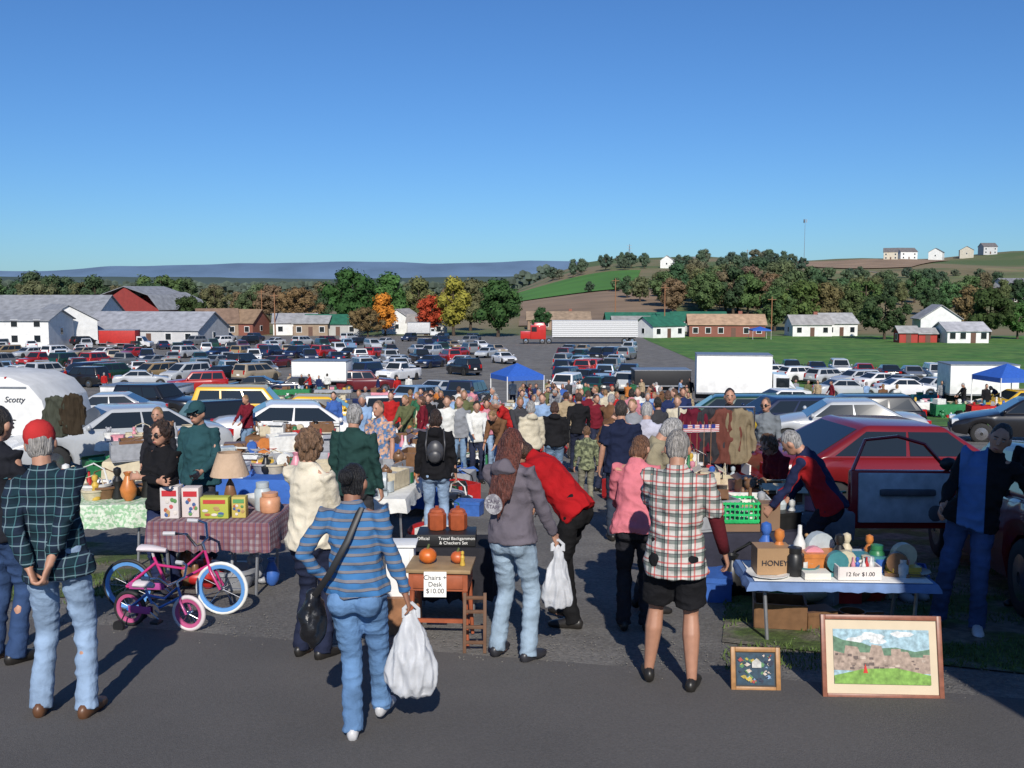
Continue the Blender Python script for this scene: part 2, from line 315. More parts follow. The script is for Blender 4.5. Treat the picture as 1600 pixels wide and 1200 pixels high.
person(at(682,850),1.68,2,'woman in black jacket with small backpack and light jeans',(.008,.008,.01),JL,(.025,.012,.008),fem=1,fat=1.1,style='bob',vox=.012,hood=1,backpack=(.05,.05,.055))
person(at(262,922),1.64,160,'woman in black cardigan with folded arms and dark glasses behind the plaid table',(.008,.008,.01),(.02,.03,.08),(.03,.015,.01),fem=1,fat=1.1,style='curly',glasses=1,LH=(.12,.2,1.2),RH=(-.12,.22,1.18),LP=(-1,0,-.6),RP=(1,0,-.6))
person(at(318,878),1.8,165,'man in teal jacket with dark cap and spectacles behind the plaid table',(.02,.065,.075),(.04,.04,.05),(.2,.19,.18),fat=1.2,style='short',glasses=2,vox=.011,LH=(-.2,.3,1.05))
person(P(243,13.6),1.66,180,'woman with short sandy hair behind the woman in black cardigan',(.015,.015,.02),(.04,.05,.08),(.3,.18,.08),fem=1,vox=.013,style='bob')
person(P(592,14),1.74,150,'person in floral print shirt facing the camera at the left stalls',(.3,.2,.2),(.05,.06,.1),(.2,.12,.08),smat=haw,vox=.013,fat=1.15,slv=.4)
person(P(1232,11.2),1.62,118,'woman with curly brown hair in maroon top leaning over the right stall',(.12,.008,.015),(.02,.02,.03),(.16,.08,.04),fem=1,style='curly',lean=20,hp=15,seat=.15,LH=(-.1,.45,.95),vox=.011,glasses=1)
person(P(1305,9.2),1.76,60,'man in navy and red jacket bending forward beside the red car',(.015,.02,.06),(.02,.02,.03),(.3,.29,.28),lean=30,hp=10,fat=1.05,seat=.1,LH=(-.2,.5,.8),RH=(.2,.45,.8),RP=(1,-.2,-.3),smat=plaid('navy_red_panels',(.014,.02,.06),[(0,.9,.62,.14,(.34,.014,.017),1),(0,.9,.24,.14,(.34,.014,.017),1)]),vox=.011)
person(P(1200,16),1.74,150,'man in grey shirt standing beyond the right stalls',(.16,.18,.2),(.03,.03,.04),(.12,.08,.06),vox=.013,glasses=1)
person(P(1142,15.5),1.9,170,'tall man in dark and yellow jacket behind the coats',(.03,.03,.03),(.03,.03,.04),(.03,.02,.02),vox=.013,LH=(-.3,.3,1.2),smat=plaid('dark_yellow_panels',(.03,.03,.035),[(0,.7,.57,.1,(.45,.3,.02),1)]))
person(at(1510,982),1.74,152,'man in blue shirt and open black jacket by the car door',(.01,.01,.012),(.05,.08,.18),(.04,.03,.03),fat=1.2,hp=15,lean=-4,side=-16,LH=(-.42,.15,1.05),RH=(.2,.25,1.05),feet=((-.08,.1),(.22,.0)),shoe=(.6,.6,.62),smat=plaid('black_with_blue_front',(.01,.01,.012),[(0,1,.1,.2,(.08,.16,.36),1)]))
person(P(1634,8.6),1.7,120,'person in black coat at the right edge of the photo',(.008,.008,.01),(.015,.015,.02),(.02,.015,.015),fat=1.15)
person(P(918,15),1.32,5,'child in camouflage top in the middle of the aisle',(.2,.2,.15),(.2,.19,.14),(.15,.08,.04),smat=camo,vox=.013,fat=.9)
# crowd prototypes
PR=[]; CN=['standing','walking','reaching','stooping','bareheaded','in a hood']
for kw in (dict(face=180),dict(feet=((-.09,.2),(.09,-.2)),LH=(-.25,-.1,.86),RH=(.25,.25,.92)),dict(LH=(-.12,.38,1.05),RH=(.12,.38,1.05),hp=20),dict(lean=30,hp=20,LH=(-.12,.5,.9),RH=(.12,.5,.9)),dict(fem=1,style='bob',fat=1.12),dict(hood=1,fat=1.15,fem=1,style='bob')):
    fc=kw.pop('face',0); PR.append(person((0,-30-len(PR),0),1.75,fc,'proto',(.5,.5,.5),J,(.1,.06,.04),vox=.018,fine=0,**kw)[0])
CNM={'white':(.6,.6,.57),'cream':(.5,.45,.34),'black':(.01,.01,.012),'navy':(.015,.025,.08),'red':(.36,.015,.015),'maroon':(.14,.01,.02),'grey':(.22,.23,.25),'pale blue':(.22,.33,.5),'olive':(.1,.11,.05),'brown':(.14,.07,.035),'green':(.03,.12,.06),'orange':(.42,.14,.03),'pink':(.5,.2,.24),'tan':(.35,.27,.17),'charcoal':(.04,.04,.045),'blue':(.04,.1,.32)}
HR=[(.02,.015,.01),(.1,.05,.03),(.3,.29,.28),(.25,.15,.07),(.06,.03,.02)]
ORD='first second third fourth fifth sixth seventh eighth ninth tenth eleventh twelfth thirteenth fourteenth fifteenth sixteenth seventeenth eighteenth nineteenth twentieth'.split()
def od(i):
    if i<20: return ORD[i]
    t,r=divmod(i+1,10); return (['','','twent','thirt','fort','fift'][t]+'ieth') if r==0 else ['','','twenty','thirty','forty','fifty'][t]+' '+ORD[r-1]
def crowd(lst,place):
    lst=sorted(lst)
    for i,(px,z,H,fc,cn,kd) in enumerate(lst):
        c=dup(PR[kd],cols={'shirt':CNM[cn],'jacket':CNM[cn],'trousers':R.choice([J,(.02,.025,.05),(.03,.03,.03),(.25,.2,.14),JL]),'hair':R.choice(HR),'body':R.choice([(.42,.22,.145),(.36,.18,.12),(.46,.26,.18)])})
        c.location=P(px,z); c.rotation_euler=(0,0,rad(fc)); k=H/1.75; c.scale=(k*R.uniform(.93,1.08),k*R.uniform(.93,1.08),k)
        tag(c,f'person in {cn} top {CN[kd]}, {od(i)} from left {place}','person','shoppers '+place)
cn=list(CNM)
def rf(): return R.choice([0,12,-20,180,165,195,90,-90,140,-140])
crowd([(698,20,1.7,180,'white',0),(718,20,1.68,165,'grey',0),(744,19,1.64,190,'white',2),(830,17,1.66,20,'cream',5),(867,18,1.62,0,'black',5),(905,21,1.74,5,'black',1),(932,24,1.66,200,'maroon',0),(775,24,1.7,170,'brown',2),(800,23,1.7,100,'red',3),(848,22,1.72,170,'pale blue',0),(760,22,1.58,185,'pink',4),(885,25,1.7,0,'tan',1),(725,24,1.76,180,'olive',0),(955,20,1.74,-20,'brown',2),(990,17,1.7,160,'grey',0),(660,22,1.66,90,'maroon',4),(812,20,1.7,190,'charcoal',2),(786,18.5,1.62,150,'brown',3),(1030,18,1.7,20,'charcoal',1),(1060,20,1.7,170,'cream',0),(1045,24,1.75,0,'navy',4),(940,17.5,1.6,-60,'brown',3)],'in front of crowded aisle')
crowd([(R.uniform(650,1085),R.uniform(25,37),R.uniform(1.55,1.82),rf(),R.choice(cn),R.randrange(6)) for _ in range(46)],'in middle of crowded aisle')
crowd([(R.uniform(800,1085),R.uniform(38,64),R.uniform(1.55,1.82),rf(),R.choice(cn),R.randrange(6)) for _ in range(46)],'at far end of aisle')
crowd([(470,76,1.7,180,'black',0),(483,76,1.75,90,'red',2),(497,74,1.7,180,'navy',0),(510,77,1.7,0,'white',4),(160,78,1.7,0,'red',0),(620,70,1.7,180,'red',1),(452,78,1.65,180,'tan',1),(638,74,1.7,0,'white',0),(60,82,1.7,0,'white',1),(100,84,1.7,90,'red',2),(340,80,1.7,180,'white',0),(590,72,1.7,90,'navy',1)],'near the left lot')
crowd([(1405,50,1.72,10,'white',1),(1383,50,1.74,0,'brown',1),(1357,56,1.7,20,'pale blue',1),(1265,60,1.7,180,'olive',0),(1280,60,1.7,150,'tan',0),(1245,62,1.7,180,'grey',4),(1302,58,1.7,90,'maroon',1),(1475,58,1.7,170,'grey',0),(1490,60,1.7,180,'white',2),(1510,52,1.75,90,'black',2),(1545,50,1.75,180,'black',0),(1565,52,1.7,60,'navy',3)],'near the lawn')
crowd([(560,30,1.7,170,'navy',0),(520,26,1.7,180,'blue',4),(384,24,1.66,150,'maroon',2),(570,40,1.7,180,'grey',0),(565,20,1.74,180,'pale blue',2),(640,30,1.7,0,'brown',1),(610,26,1.7,180,'red',0),(635,22,1.7,150,'olive',2)],'among stalls left of aisle')
for p in PR:
    for c in KIDS[p.name]: bpy.data.objects.remove(c)
    bpy.data.objects.remove(p)
# ---------- ground
def grid(name,f,nu,nv,mt,sm=1):
    m=M(); m.v=[tuple(f(i/nu,j/nv)) for j in range(nv+1) for i in range(nu+1)]
    m.f=[(j*(nu+1)+i,j*(nu+1)+i+1,(j+1)*(nu+1)+i+1,(j+1)*(nu+1)+i) for j in range(nv) for i in range(nu)]
    return struct(ob(name,m,mt,smooth=180 if sm else 0))
gm=mat('old_gravel_asphalt',(.175,.165,.15),.95,var=.3,s=30,bump=.7,bs=60,c2=(.13,.122,.112),s2=.8)
def ter(u,v):
    y=-18+v*20+ (math.exp(v*7.2)-1)*6.8; x=(u-.5)*2.6*(y+45); return (x,y,T(x,y))
g=grid('ground',ter,110,190,gm)
nt=gm.node_tree; L=nt.links.new; b=nt.nodes['Principled BSDF']; src=b.inputs['Base Color'].links[0].from_socket
tc=nt.nodes.new('ShaderNodeTexCoord'); sp=nt.nodes.new('ShaderNodeSeparateXYZ'); L(tc.outputs['Object'],sp.inputs[0])
n1=nt.nodes.new('ShaderNodeTexNoise'); n1.inputs['Scale'].default_value=.012; n1.inputs['Detail'].default_value=8; L(tc.outputs['Object'],n1.inputs[0])
cr=nt.nodes.new('ShaderNodeValToRGB'); L(n1.outputs[0],cr.inputs[0]); e=cr.color_ramp.elements; e[0].position=.42; e[0].color=(.08,.12,.035,1); e[1].position=.56; e[1].color=(.2,.16,.085,1)
mrn=nt.nodes.new('ShaderNodeMapRange'); L(sp.outputs[1],mrn.inputs[0]); mrn.inputs[1].default_value=232; mrn.inputs[2].default_value=236
mxr=nt.nodes.new('ShaderNodeMixRGB'); L(mrn.outputs[0],mxr.inputs[0]); L(src,mxr.inputs[1]); L(cr.outputs[0],mxr.inputs[2]); L(mxr.outputs[0],b.inputs['Base Color'])
def drape(name,cs,mt,dz,nu=20,nv=12):
    a,b_,c,d=[V(x).xy for x in cs]
    def f(u,v): p=a.lerp(b_,u).lerp(d.lerp(c,u),v); return (p.x,p.y,T(p.x,p.y)+dz)
    return grid(name,f,nu,nv,mt)
asph=mat('dark_asphalt',(.128,.12,.113),.92,var=.14,s=60,bump=.35,bs=130,c2=(.106,.1,.095),s2=.7,thr=(.35,.65),spec=.25)
A=at(-500,925);B_=at(2100,1135); drape('road',[(-22,-14,0),(22,-14,0),B_,A],asph,.012,40,30)
lawn=mat('lawn_grass',(.05,.15,.015),.95,var=.35,s=.6,c2=(.085,.18,.025),s2=.15,bump=.8,bs=12)
rough=mat('worn_grass',(.06,.095,.02),.95,var=.45,s=12,c2=(.15,.135,.105),s2=1.6,bump=1,bs=40)
drape('lawn',[P(1180,86),P(1900,70),P(1750,232),P(1000,232)],lawn,.03,40,40)
drape('lawn_verge',[P(1420,42),P(2000,34),P(1900,64),P(1330,74)],lawn,.03)
drape('grass_strip_right',[at(1128,1005),at(1750,1070),at(1750,790),at(1150,830)],rough,.012)
drape('grass_strip_left',[at(-300,960),at(250,925),at(270,850),at(-300,840)],rough,.012)
ff=mat('green_crop',(.06,.18,.02),.95,var=.2,s=.03); bf=mat('ploughed_field',(.24,.165,.105),.95,var=.2,s=.05,layers=[(1,14,0,.12,(.16,.12,.07),.5)])
drape('ploughed_field',[P(810,285),P(1060,290),P(1050,440),P(815,440)],bf,.35,30,30)
drape('green_field',[P(800,445),P(990,445),P(1000,600),P(780,610)],ff,.5,30,30)
drape('hay_field',[P(1215,520),P(1700,420),P(1650,610),P(1215,650)],mat('dry_grass',(.22,.18,.085),.95,var=.35,s=.04,c2=(.12,.14,.05),s2=.02),.6,30,30)
drape('hill_road',[P(1330,640),P(1338,630),P(1400,560),P(1390,562)],mat('pale_gravel',(.3,.28,.25)),.9,20,2)
drape('upper_hay_field',[P(1230,660),P(1420,650),P(1480,760),P(1230,780)],mat('tan_stubble',(.28,.19,.12),.95,var=.2,s=.05),.7,20,20)
tf=M()
for _ in range(9000):
    p=at(R.uniform(1130,1620),R.uniform(880,1050)) if R.random()<.75 else at(R.uniform(-40,200),R.uniform(880,945))
    if noise.noise(V((p.x*1.5,p.y*1.5,3)))<-.05: continue
    h=R.uniform(.02,.07); a=R.uniform(0,pi); dx,dy=math.cos(a)*.006,math.sin(a)*.006; q=V((R.uniform(-.03,.03),R.uniform(-.03,.03),h))
    tf.add([p+V((dx,dy,.01)),p-V((dx,dy,-.01)),p+q],[(0,1,2)])
o=ob('grass',tf,mat('grass_blades',(.08,.13,.025),.8)); tag(o,'grass tufts growing under and around the stall tables','grass'); struct(o,'stuff')
gr=M()
for _ in range(1100):
    t=R.random(); p=at(-50+1700*t,R.gauss(955+110*t,14)); s=R.uniform(.003,.008); gr.ell(p+V((0,0,.014)),(s,s,s*.6),5)
o=ob('gravel',gr,mat('gravel_stones',(.17,.16,.14),.95)); tag(o,'loose gravel and grit scattered along the road edge','gravel'); struct(o,'stuff')
def ridge(name,y,prof,c,rgh):
    m=M(); n=240
    for j in range(3):
        for i in range(n+1):
            px=-900+3400*i/n; h=0
            for (a,p),(b2,q) in zip(prof,prof[1:]):
                if a<=px<=b2: h=p+(q-p)*S(a,b2,px)
            yy=y+(j-1)*y*.12; x=(px-800)/F*y; z=(450-h)/F*y+CZ+noise.noise(V((px*.02,y,0)))*y*rgh if j==1 else -60
            m.v.append((x,yy,z))
    m.f=[(j*(n+1)+i,j*(n+1)+i+1,(j+1)*(n+1)+i+1,(j+1)*(n+1)+i) for j in range(2) for i in range(n)]
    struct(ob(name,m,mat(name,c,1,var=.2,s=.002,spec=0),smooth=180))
ridge('mountain_ridge',8500,[(-900,416),(-100,422),(60,424),(200,416),(450,411),(560,409),(700,412),(850,408),(1000,412),(1300,425),(2500,430)],(.15,.23,.34),.0006)  # blue air haze is painted into the ridge colour
ridge('wooded_hills',3800,[(-900,424),(0,432),(300,433),(500,436),(800,432),(1200,440),(2500,436)],(.085,.12,.115),.0008)  # bluish green base colour carries the haze of distance
# ---------- trees
def tree_proto(seed,wide,tall,nleaf=4200,ls=.029):
    r=random.Random(seed); rt=root('tree',(0,0,0),0,'p','tree'); tk=M(); cl=[]
    tk.tube([(0,0,0),(.01,0,.18),(0,.01,.45),(.01,0,.8)],[.03,.022,.016,.006],8)
    for i in range(9):
        a=r.uniform(0,6.28); z=r.uniform(.2,.6); e=V((math.cos(a)*wide*.3,math.sin(a)*wide*.3,z+.18)); tk.tube([(0,0,z),e*.5+V((0,0,z*.45)),e],[.011,.008,.003],5)
    ob('trunk',tk,mat('bark',(.07,.05,.035),.95),rt)
    for i in range(40):
        a=r.uniform(0,6.28); zz=r.uniform(-1,1); q=math.sqrt(1-zz*zz)*r.uniform(.35,.98)
        cl.append((V((math.cos(a)*q*wide*.4,math.sin(a)*q*wide*.4,.14+tall*.5*(1+zz*.72))),r.uniform(.05,.14)))
    cm=M()
    for _ in range(nleaf):
        c,rr=r.choice(cl); d=V((r.gauss(0,1),r.gauss(0,1),r.gauss(0,1))).normalized(); p=c+d*rr*r.uniform(.7,1.2)
        n=(d+V((r.uniform(-.6,.6),r.uniform(-.6,.6),r.uniform(-.3,.8)))).normalized(); a=n.orthogonal().normalized(); b=n.cross(a); s=ls*r.uniform(.5,1.1)
        cm.add([p+a*s,p+b*s*.7,p-a*s,p-b*s*.7],[(0,1,2,3)])
    for c,rr in cl: cm.ell(c,rr*.75,8)
    ob('crown',cm,leaf,rt,(.05,.09,.02)); return rt
leaf=mat('leaves',oc=True,rough=.8,var=.45,s=9,spec=.1)
TP=[tree_proto(1,.9,.82),tree_proto(2,1.05,.8),tree_proto(3,.6,.84),tree_proto(4,1.3,.8)]
TC={'dark green':(.036,.072,.024),'green':(.065,.11,.034),'olive':(.11,.115,.045),'orange':(.5,.22,.03),'red':(.35,.06,.03),'yellow green':(.26,.22,.04),'russet':(.16,.11,.055)}
def tree(px,z,h,k,cn,label=None,group=None,tw=1):
    haze=min(.45,max(0,(z-240)/750)); c=dup(TP[k],cols={'crown':tuple(v*R.uniform(.85,1.15)*(1-haze)+w_*haze for v,w_ in zip(TC[cn],(.1,.13,.13)))}); c.location=P(px,z)-V((0,0,.2)); c.scale=(h*tw,h*tw,h); c.rotation_euler=(0,0,R.uniform(0,6))  # distance haze is mixed into the crown colour
    return tag(c,label or f'{cn} tree',"tree",group)
for px,z,h,k,cn,lb in [(550,245,17.5,0,'dark green','largest dark green tree left of centre behind the parked cars'),(607,255,16,2,'green','tall green tree just right of the largest dark tree'),(602,232,10.5,2,'orange','small orange autumn tree behind the lot'),(672,236,10.5,0,'red','round red autumn tree behind the white house'),(709,232,14.5,2,'yellow green','tall yellowing tree left of the dark roadside tree'),(778,226,14.5,0,'dark green','dark green roadside tree left of the red semi truck'),(655,262,15,2,'olive','olive tree behind the red autumn tree'),(735,262,14.5,2,'olive','olive tree between the yellowing and dark trees'),(575,226,8,3,'russet','bare brownish bush below the orange tree'),(1382,214,11.2,3,'dark green','broad round dark tree on the far edge of the lawn'),(1545,212,12.5,1,'dark green','dark tree right of the white house by the lawn'),(1512,240,12.5,2,'russet','russet tree left of the dark tree by the lawn'),(1590,215,9,1,'green','green tree at the right edge behind the lawn'),(1250,262,15,1,'green','bushy tree above the small white cottages'),(1290,262,14,0,'olive','olive tree above the small white cottages'),(1330,262,12,0,'green','green tree right above the white cottages'),(845,262,7,0,'dark green','round bush above the semi trailer'),(920,440,6,0,'dark green','small round bush alone in the green field'),(298,238,10.5,1,'dark green','dark tree right of the red barn'),(1210,262,13,0,'green','green tree behind the long brick house')]:
    tree(px,z,h,k,cn,lb)
def wood(n,p0,p1,z0,z1,h0,h1,place,cs=('dark green','green','green','olive','green','dark green')):
    L_=sorted((R.uniform(p0,p1),R.uniform(z0,z1),R.uniform(h0,h1),R.randrange(4),R.choice(cs)) for _ in range(n))
    for i,(px,z,h,k,cn) in enumerate(L_): tree(px,z,h,k,cn,f'{cn} tree, {od(i)} from left {place}','trees '+place)
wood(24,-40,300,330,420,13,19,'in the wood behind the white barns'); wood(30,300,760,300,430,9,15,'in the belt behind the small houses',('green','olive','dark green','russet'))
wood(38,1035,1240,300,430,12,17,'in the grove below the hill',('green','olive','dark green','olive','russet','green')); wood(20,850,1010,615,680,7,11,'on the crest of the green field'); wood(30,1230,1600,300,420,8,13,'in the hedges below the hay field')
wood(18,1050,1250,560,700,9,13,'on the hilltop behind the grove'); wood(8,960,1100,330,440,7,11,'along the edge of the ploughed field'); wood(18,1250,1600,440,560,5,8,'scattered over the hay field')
fw=M()
for _ in range(5000):
    z=R.uniform(900,1900); px=R.uniform(-300,860); c=P(px,z)+V((0,0,R.uniform(2,16))); s=R.uniform(2,5)
    fw.ell(c,(s,s,s*.8),5)
o=ob('far_woodland',fw,mat('far_leaves',(.07,.095,.07),.9,var=.5,s=.05)); tag(o,'far off dark woodland below the blue mountain','woodland'); struct(o,'stuff')
for t in TP:
    for c in KIDS[t.name]: bpy.data.objects.remove(c)
    bpy.data.objects.remove(t)
# ---------- buildings
def house(px,z,w,d,h,rh,rz,wc,rc,label,nw=4,cat='house',chim=0,door=1,gam=0):
    rt=root('house' if cat=='house' else cat,P(px,z),rad(rz),label,cat); m=M(); m.box((0,0,h/2-.3),(w,d,h+.6)); gx=w/2
    for s_ in (-1,1): m.add([(s_*gx,-d/2,h),(s_*gx,d/2,h),(s_*gx,0,h+rh*.97)],[(0,1,2) if s_>0 else (2,1,0)])
    ob('wall',m,mat('siding',oc=True,rough=.8,var=.1,s=1,layers=[(2,.25,0,.12,(.25,.24,.23),.25)]),rt,wc)
    m=M(); o=.4; t=.15
    pr=[(-d/2-o,h-.2),(0,h+rh),(d/2+o,h-.2)] if not gam else [(-d/2-o,h-.2),(-d*.36,h+rh*.62),(0,h+rh),(d*.36,h+rh*.62),(d/2+o,h-.2)]
    n=len(pr); vs=[(sx*(w/2+o),a,b+dz) for sx in(-1,1) for dz in (0.02,t) for a,b in pr]; fs=[]
    for i in range(n-1): fs+=[(n+i,n+i+1,3*n+i+1,3*n+i),(i,2*n+i,2*n+i+1,i+1),(i,i+1,n+i+1,n+i),(2*n+i,3*n+i,3*n+i+1,2*n+i+1)]
    fs+=[(0,n,3*n,2*n),(n-1,3*n-1,4*n-1,2*n-1)]; m.add(vs,fs)
    rf=ob('roof',m,mat('roofing',oc=True,rough=.75,var=.25,s=.9),rt,rc)
    if chim: m=M(); m.box((w*.2,d*.1,h+rh*.9),(.9,.7,2)); ob('chimney',m,mat('brick',(.25,.09,.06)),rf)
    for i in range(nw):
        x=-w/2+w*(i+.5)/nw
        if door and i==nw//2: m=M(); m.box((x,-d/2-.02,1.05),(1,.08,2.1)); ob('door',m,flat,rt,(.12,.06,.04)); continue
        for zz in ([1.5] if h<4.4 else [1.5,4.2]):
            m=M(); m.box((x,-d/2-.02,zz),(1.3,.08,1.4)); wf=ob('window',m,white,rt); m=M(); m.box((x,-d/2-.05,zz),(1.1,.06,1.2)); ob('pane',m,glass,wf)
    for s_ in(-1,1):
        m=M(); m.box((s_*(w/2+.02),0,h*.55),(.08,1.1,1.3)); wf=ob('window',m,white,rt); m=M(); m.box((s_*(w/2+.05),0,h*.55),(.06,.9,1.1)); ob('pane',m,glass,wf)
    return rt
Wc=(.72,.72,.7); Gr=(.24,.25,.27); Br=(.22,.075,.05); Tn=(.3,.22,.15); Gn=(.02,.13,.08)
for a in [(45,215,36,16,5.2,4.2,0,Wc,Gr,'long white barn with grey metal roof at the far left',9,'barn',0,1,0),(95,192,16,10,4.6,2.8,-55,Wc,Gr,'white gabled building in front of the long white barn',5,'barn'),(10,180,20,10,4.8,1.6,0,Wc,Gr,'low white flat fronted hall at the left edge',5,'barn'),(245,198,24,14,2.8,3.2,-8,(.5,.5,.5),(.3,.31,.34),'long low shed with pale grey roof',6,'shed'),(228,250,14,20,6,5.5,70,(.25,.03,.025),Gr,'red barn with curved grey roof',3,'barn',0,1,1),(262,255,12,16,5,5,60,(.25,.03,.025),Gr,'smaller red barn right of the curved roof barn',3,'barn',0,1,1),
 (340,236,9,8,3,3.2,20,Tn,(.2,.13,.09),'tan house with brown roof right of the red barns',3),(382,238,9,8,3,3,-15,Br,(.24,.16,.1),'brick house with tan roof beside the brown roofed one',3),(462,240,10,8,3,2,10,Wc,(.3,.3,.31),'pale cottage with light grey roof left of the green roof',3),(490,236,8,7,3,1.6,0,Tn,(.3,.3,.3),'tan cottage just left of the green roofed house',3),(522,238,13,8,2.8,2,0,(.4,.4,.38),Gn,'long house with green roof left of the dark tree',4),(630,246,8,8,3.4,2.6,75,Wc,(.35,.33,.32),'small white gabled house below the red autumn tree',3),(668,240,9,8,3,1.8,0,(.5,.48,.45),(.3,.28,.26),'grey roofed cottage right of the white gabled house',3),
 (872,275,17,9,2.8,2,0,(.3,.2,.14),Tn,'long tan roofed house behind the semi trailer',5,'house',1),(1000,262,18,9,2.8,2,0,(.45,.44,.42),Gn,'long low house with green roof right of the semi',5),(1030,225,9,7,2.8,1.8,30,Wc,Gn,'white cottage with green roof beside the long brick house',3),(985,246,9,7,2.6,1.6,0,Wc,(.28,.28,.27),'white cottage behind the livestock trailer',3),(1090,262,14,8,3,2,0,(.42,.42,.4),Gn,'green roofed house behind the long brick house',4),(1133,230,17,8,2.9,2.1,-6,Br,(.42,.28,.18),'long brick house with orange tan roof',6,'house',1),
 (1262,232,9,7,2.8,2,0,Wc,(.33,.32,.31),'left one of the two small white cottages',3,'house',1),(1303,234,8,7,3,2.2,10,Wc,(.36,.36,.36),'right one of the two small white cottages',3),(1415,196,3.6,3,2.1,1.1,0,(.35,.035,.025),(.3,.3,.3),'left red garden shed',1,'shed'),(1445,197,3.6,3,1.9,.9,0,(.35,.035,.025),(.3,.3,.3),'right red garden shed',1,'shed'),(1462,212,8,8,4.6,2.8,80,Wc,(.34,.34,.35),'tall white gabled house behind the red sheds',3),(1500,196,8,7,2.5,1.5,0,Wc,(.4,.4,.42),'low white house right of the red sheds',4),
 (1583,385,16,10,6,2.5,15,Wc,(.2,.2,.22),'large white house on the slope at the right edge',4),(1041,640,8,8,4.8,3,75,Wc,(.3,.3,.3),'lone white house on the crest above the grove',3),(1088,650,8,7,4,2,0,(.4,.35,.28),(.2,.2,.2),'small tan house on the crest above the grove',2)]: house(*a)
for i,(px,w) in enumerate([(1387,10),(1410,14),(1458,13),(1504,11),(1537,11)]): house(px,760+i*12,w,10,6,3,(-20,10,60,70,0)[i],((.55,.5,.4),Wc,Wc,(.5,.46,.38),(.5,.5,.5))[i],(.15,.14,.14),'hilltop house, %s from the left in the row on the skyline'%ORD[i],3)
mb=root('shade_block',(6.2,2.2,0),0,'tall white block added out of view to shade the right front corner','shade block'); m=M(); m.box((0,0,2.3),(5.7,3,5.2)); ob('wall',m,white,mb); m=M(); m.box((0,0,5),(6,3.3,.2)); ob('roof',m,steel,mb)  # added block outside the view, its wall and roof only cast shade
def mast(name,px,z,h,label,kind,cat):
    rt=root(name,P(px,z),0,label,cat); m=M(); m.tube([(0,0,0),(0,0,h)],[.28*h/45,.14*h/45] if kind else [.16,.11],8); ob('pole',m,steel if kind else woodm,rt)
    m=M()
    if kind==1:
        for q in range(3): m.box((math.cos(q*2.1)*1,math.sin(q*2.1)*1,h-1.2),(.4,.4,2.2),q*2.1)
        m.box((0,0,h-1.2),(1.8,.15,.15)); ob('antenna',m,steel,rt)
    elif kind==2:
        for zz in (.7,.82,.94): m.box((0,0,h*zz),(h*.2,.2,.2))
        m.tube([(-h*.07,0,0),(0,0,h)],.12,4); m.tube([(h*.07,0,0),(0,0,h)],.12,4); ob('lattice',m,steel,rt)
    else: m.box((0,0,h-.7),(2.2,.12,.12)); ob('crossarm',m,woodm,rt)
mast('cell_tower',1253,640,31,'tall thin communications mast on the hill',1,'tower'); mast('pylon',982,640,15,'lattice pylon on the crest above the green field',2,'pylon')
for i,(px,z,h) in enumerate([(1038,250,12),(961,300,13),(430,235,10),(1205,255,9),(410,300,11),(1165,600,12)]): mast('utility_pole',px,z,h,'wooden utility pole, %s'%['tallest near the grove','beside the ploughed field','by the small cottages at left','behind the long brick house','behind the brick house at left','on the hilltop beside the grove'][i],0,'utility pole')
# ---------- cars
KP={'sedan':(4.7,1.8,[(2.35,.62),(2.25,.72),(2.0,.8),(1.7,.86),(1.35,.92),(1.0,.97),(0,.985),(-1.4,1.0),(-1.9,1.0),(-2.15,.97),(-2.28,.9),(-2.35,.78)],(1.05,.3,-.85,-1.7,1.43),3),
 'suv':(4.7,1.86,[(2.35,.75),(2.25,.98),(1.3,1.08),(.8,1.12),(-2.1,1.12),(-2.3,1.08),(-2.35,.9)],(.95,.4,-2.0,-2.25,1.76),4),
 'minivan':(4.9,1.88,[(2.45,.65),(2.3,.85),(1.7,1.0),(1.3,1.05),(-2.2,1.08),(-2.4,1.02),(-2.45,.85)],(1.65,.6,-2.1,-2.38,1.72),4),
 'wagon':(4.7,1.78,[(2.35,.62),(2.2,.76),(1.5,.9),(1.0,.97),(-2.1,1.0),(-2.3,.95),(-2.35,.8)],(1.05,.3,-1.85,-2.25,1.46),4),
 'pickup':(5.3,1.9,[(2.65,.8),(2.55,1.02),(1.6,1.1),(1.2,1.13),(-2.5,1.12),(-2.64,1.1),(-2.65,.9)],(1.2,.65,-.35,-.55,1.78),2)}
WH=M(); WH.lathe([(.2,-.1),(.3,-.11),(.335,-.07),(.335,.07),(.3,.11),(.2,.1)],n=20,axis='Y'); WHm=WH.mesh('tyre'); WHm.materials.append(rubber); WHm.shade_smooth()
RM=M(); RM.lathe([(.21,-.085),(.2,-.1),(.05,-.112),(.05,.112),(.2,.1),(.21,.085)],n=15,axis='Y'); RMm=RM.mesh('rim'); RMm.materials.append(chrome)
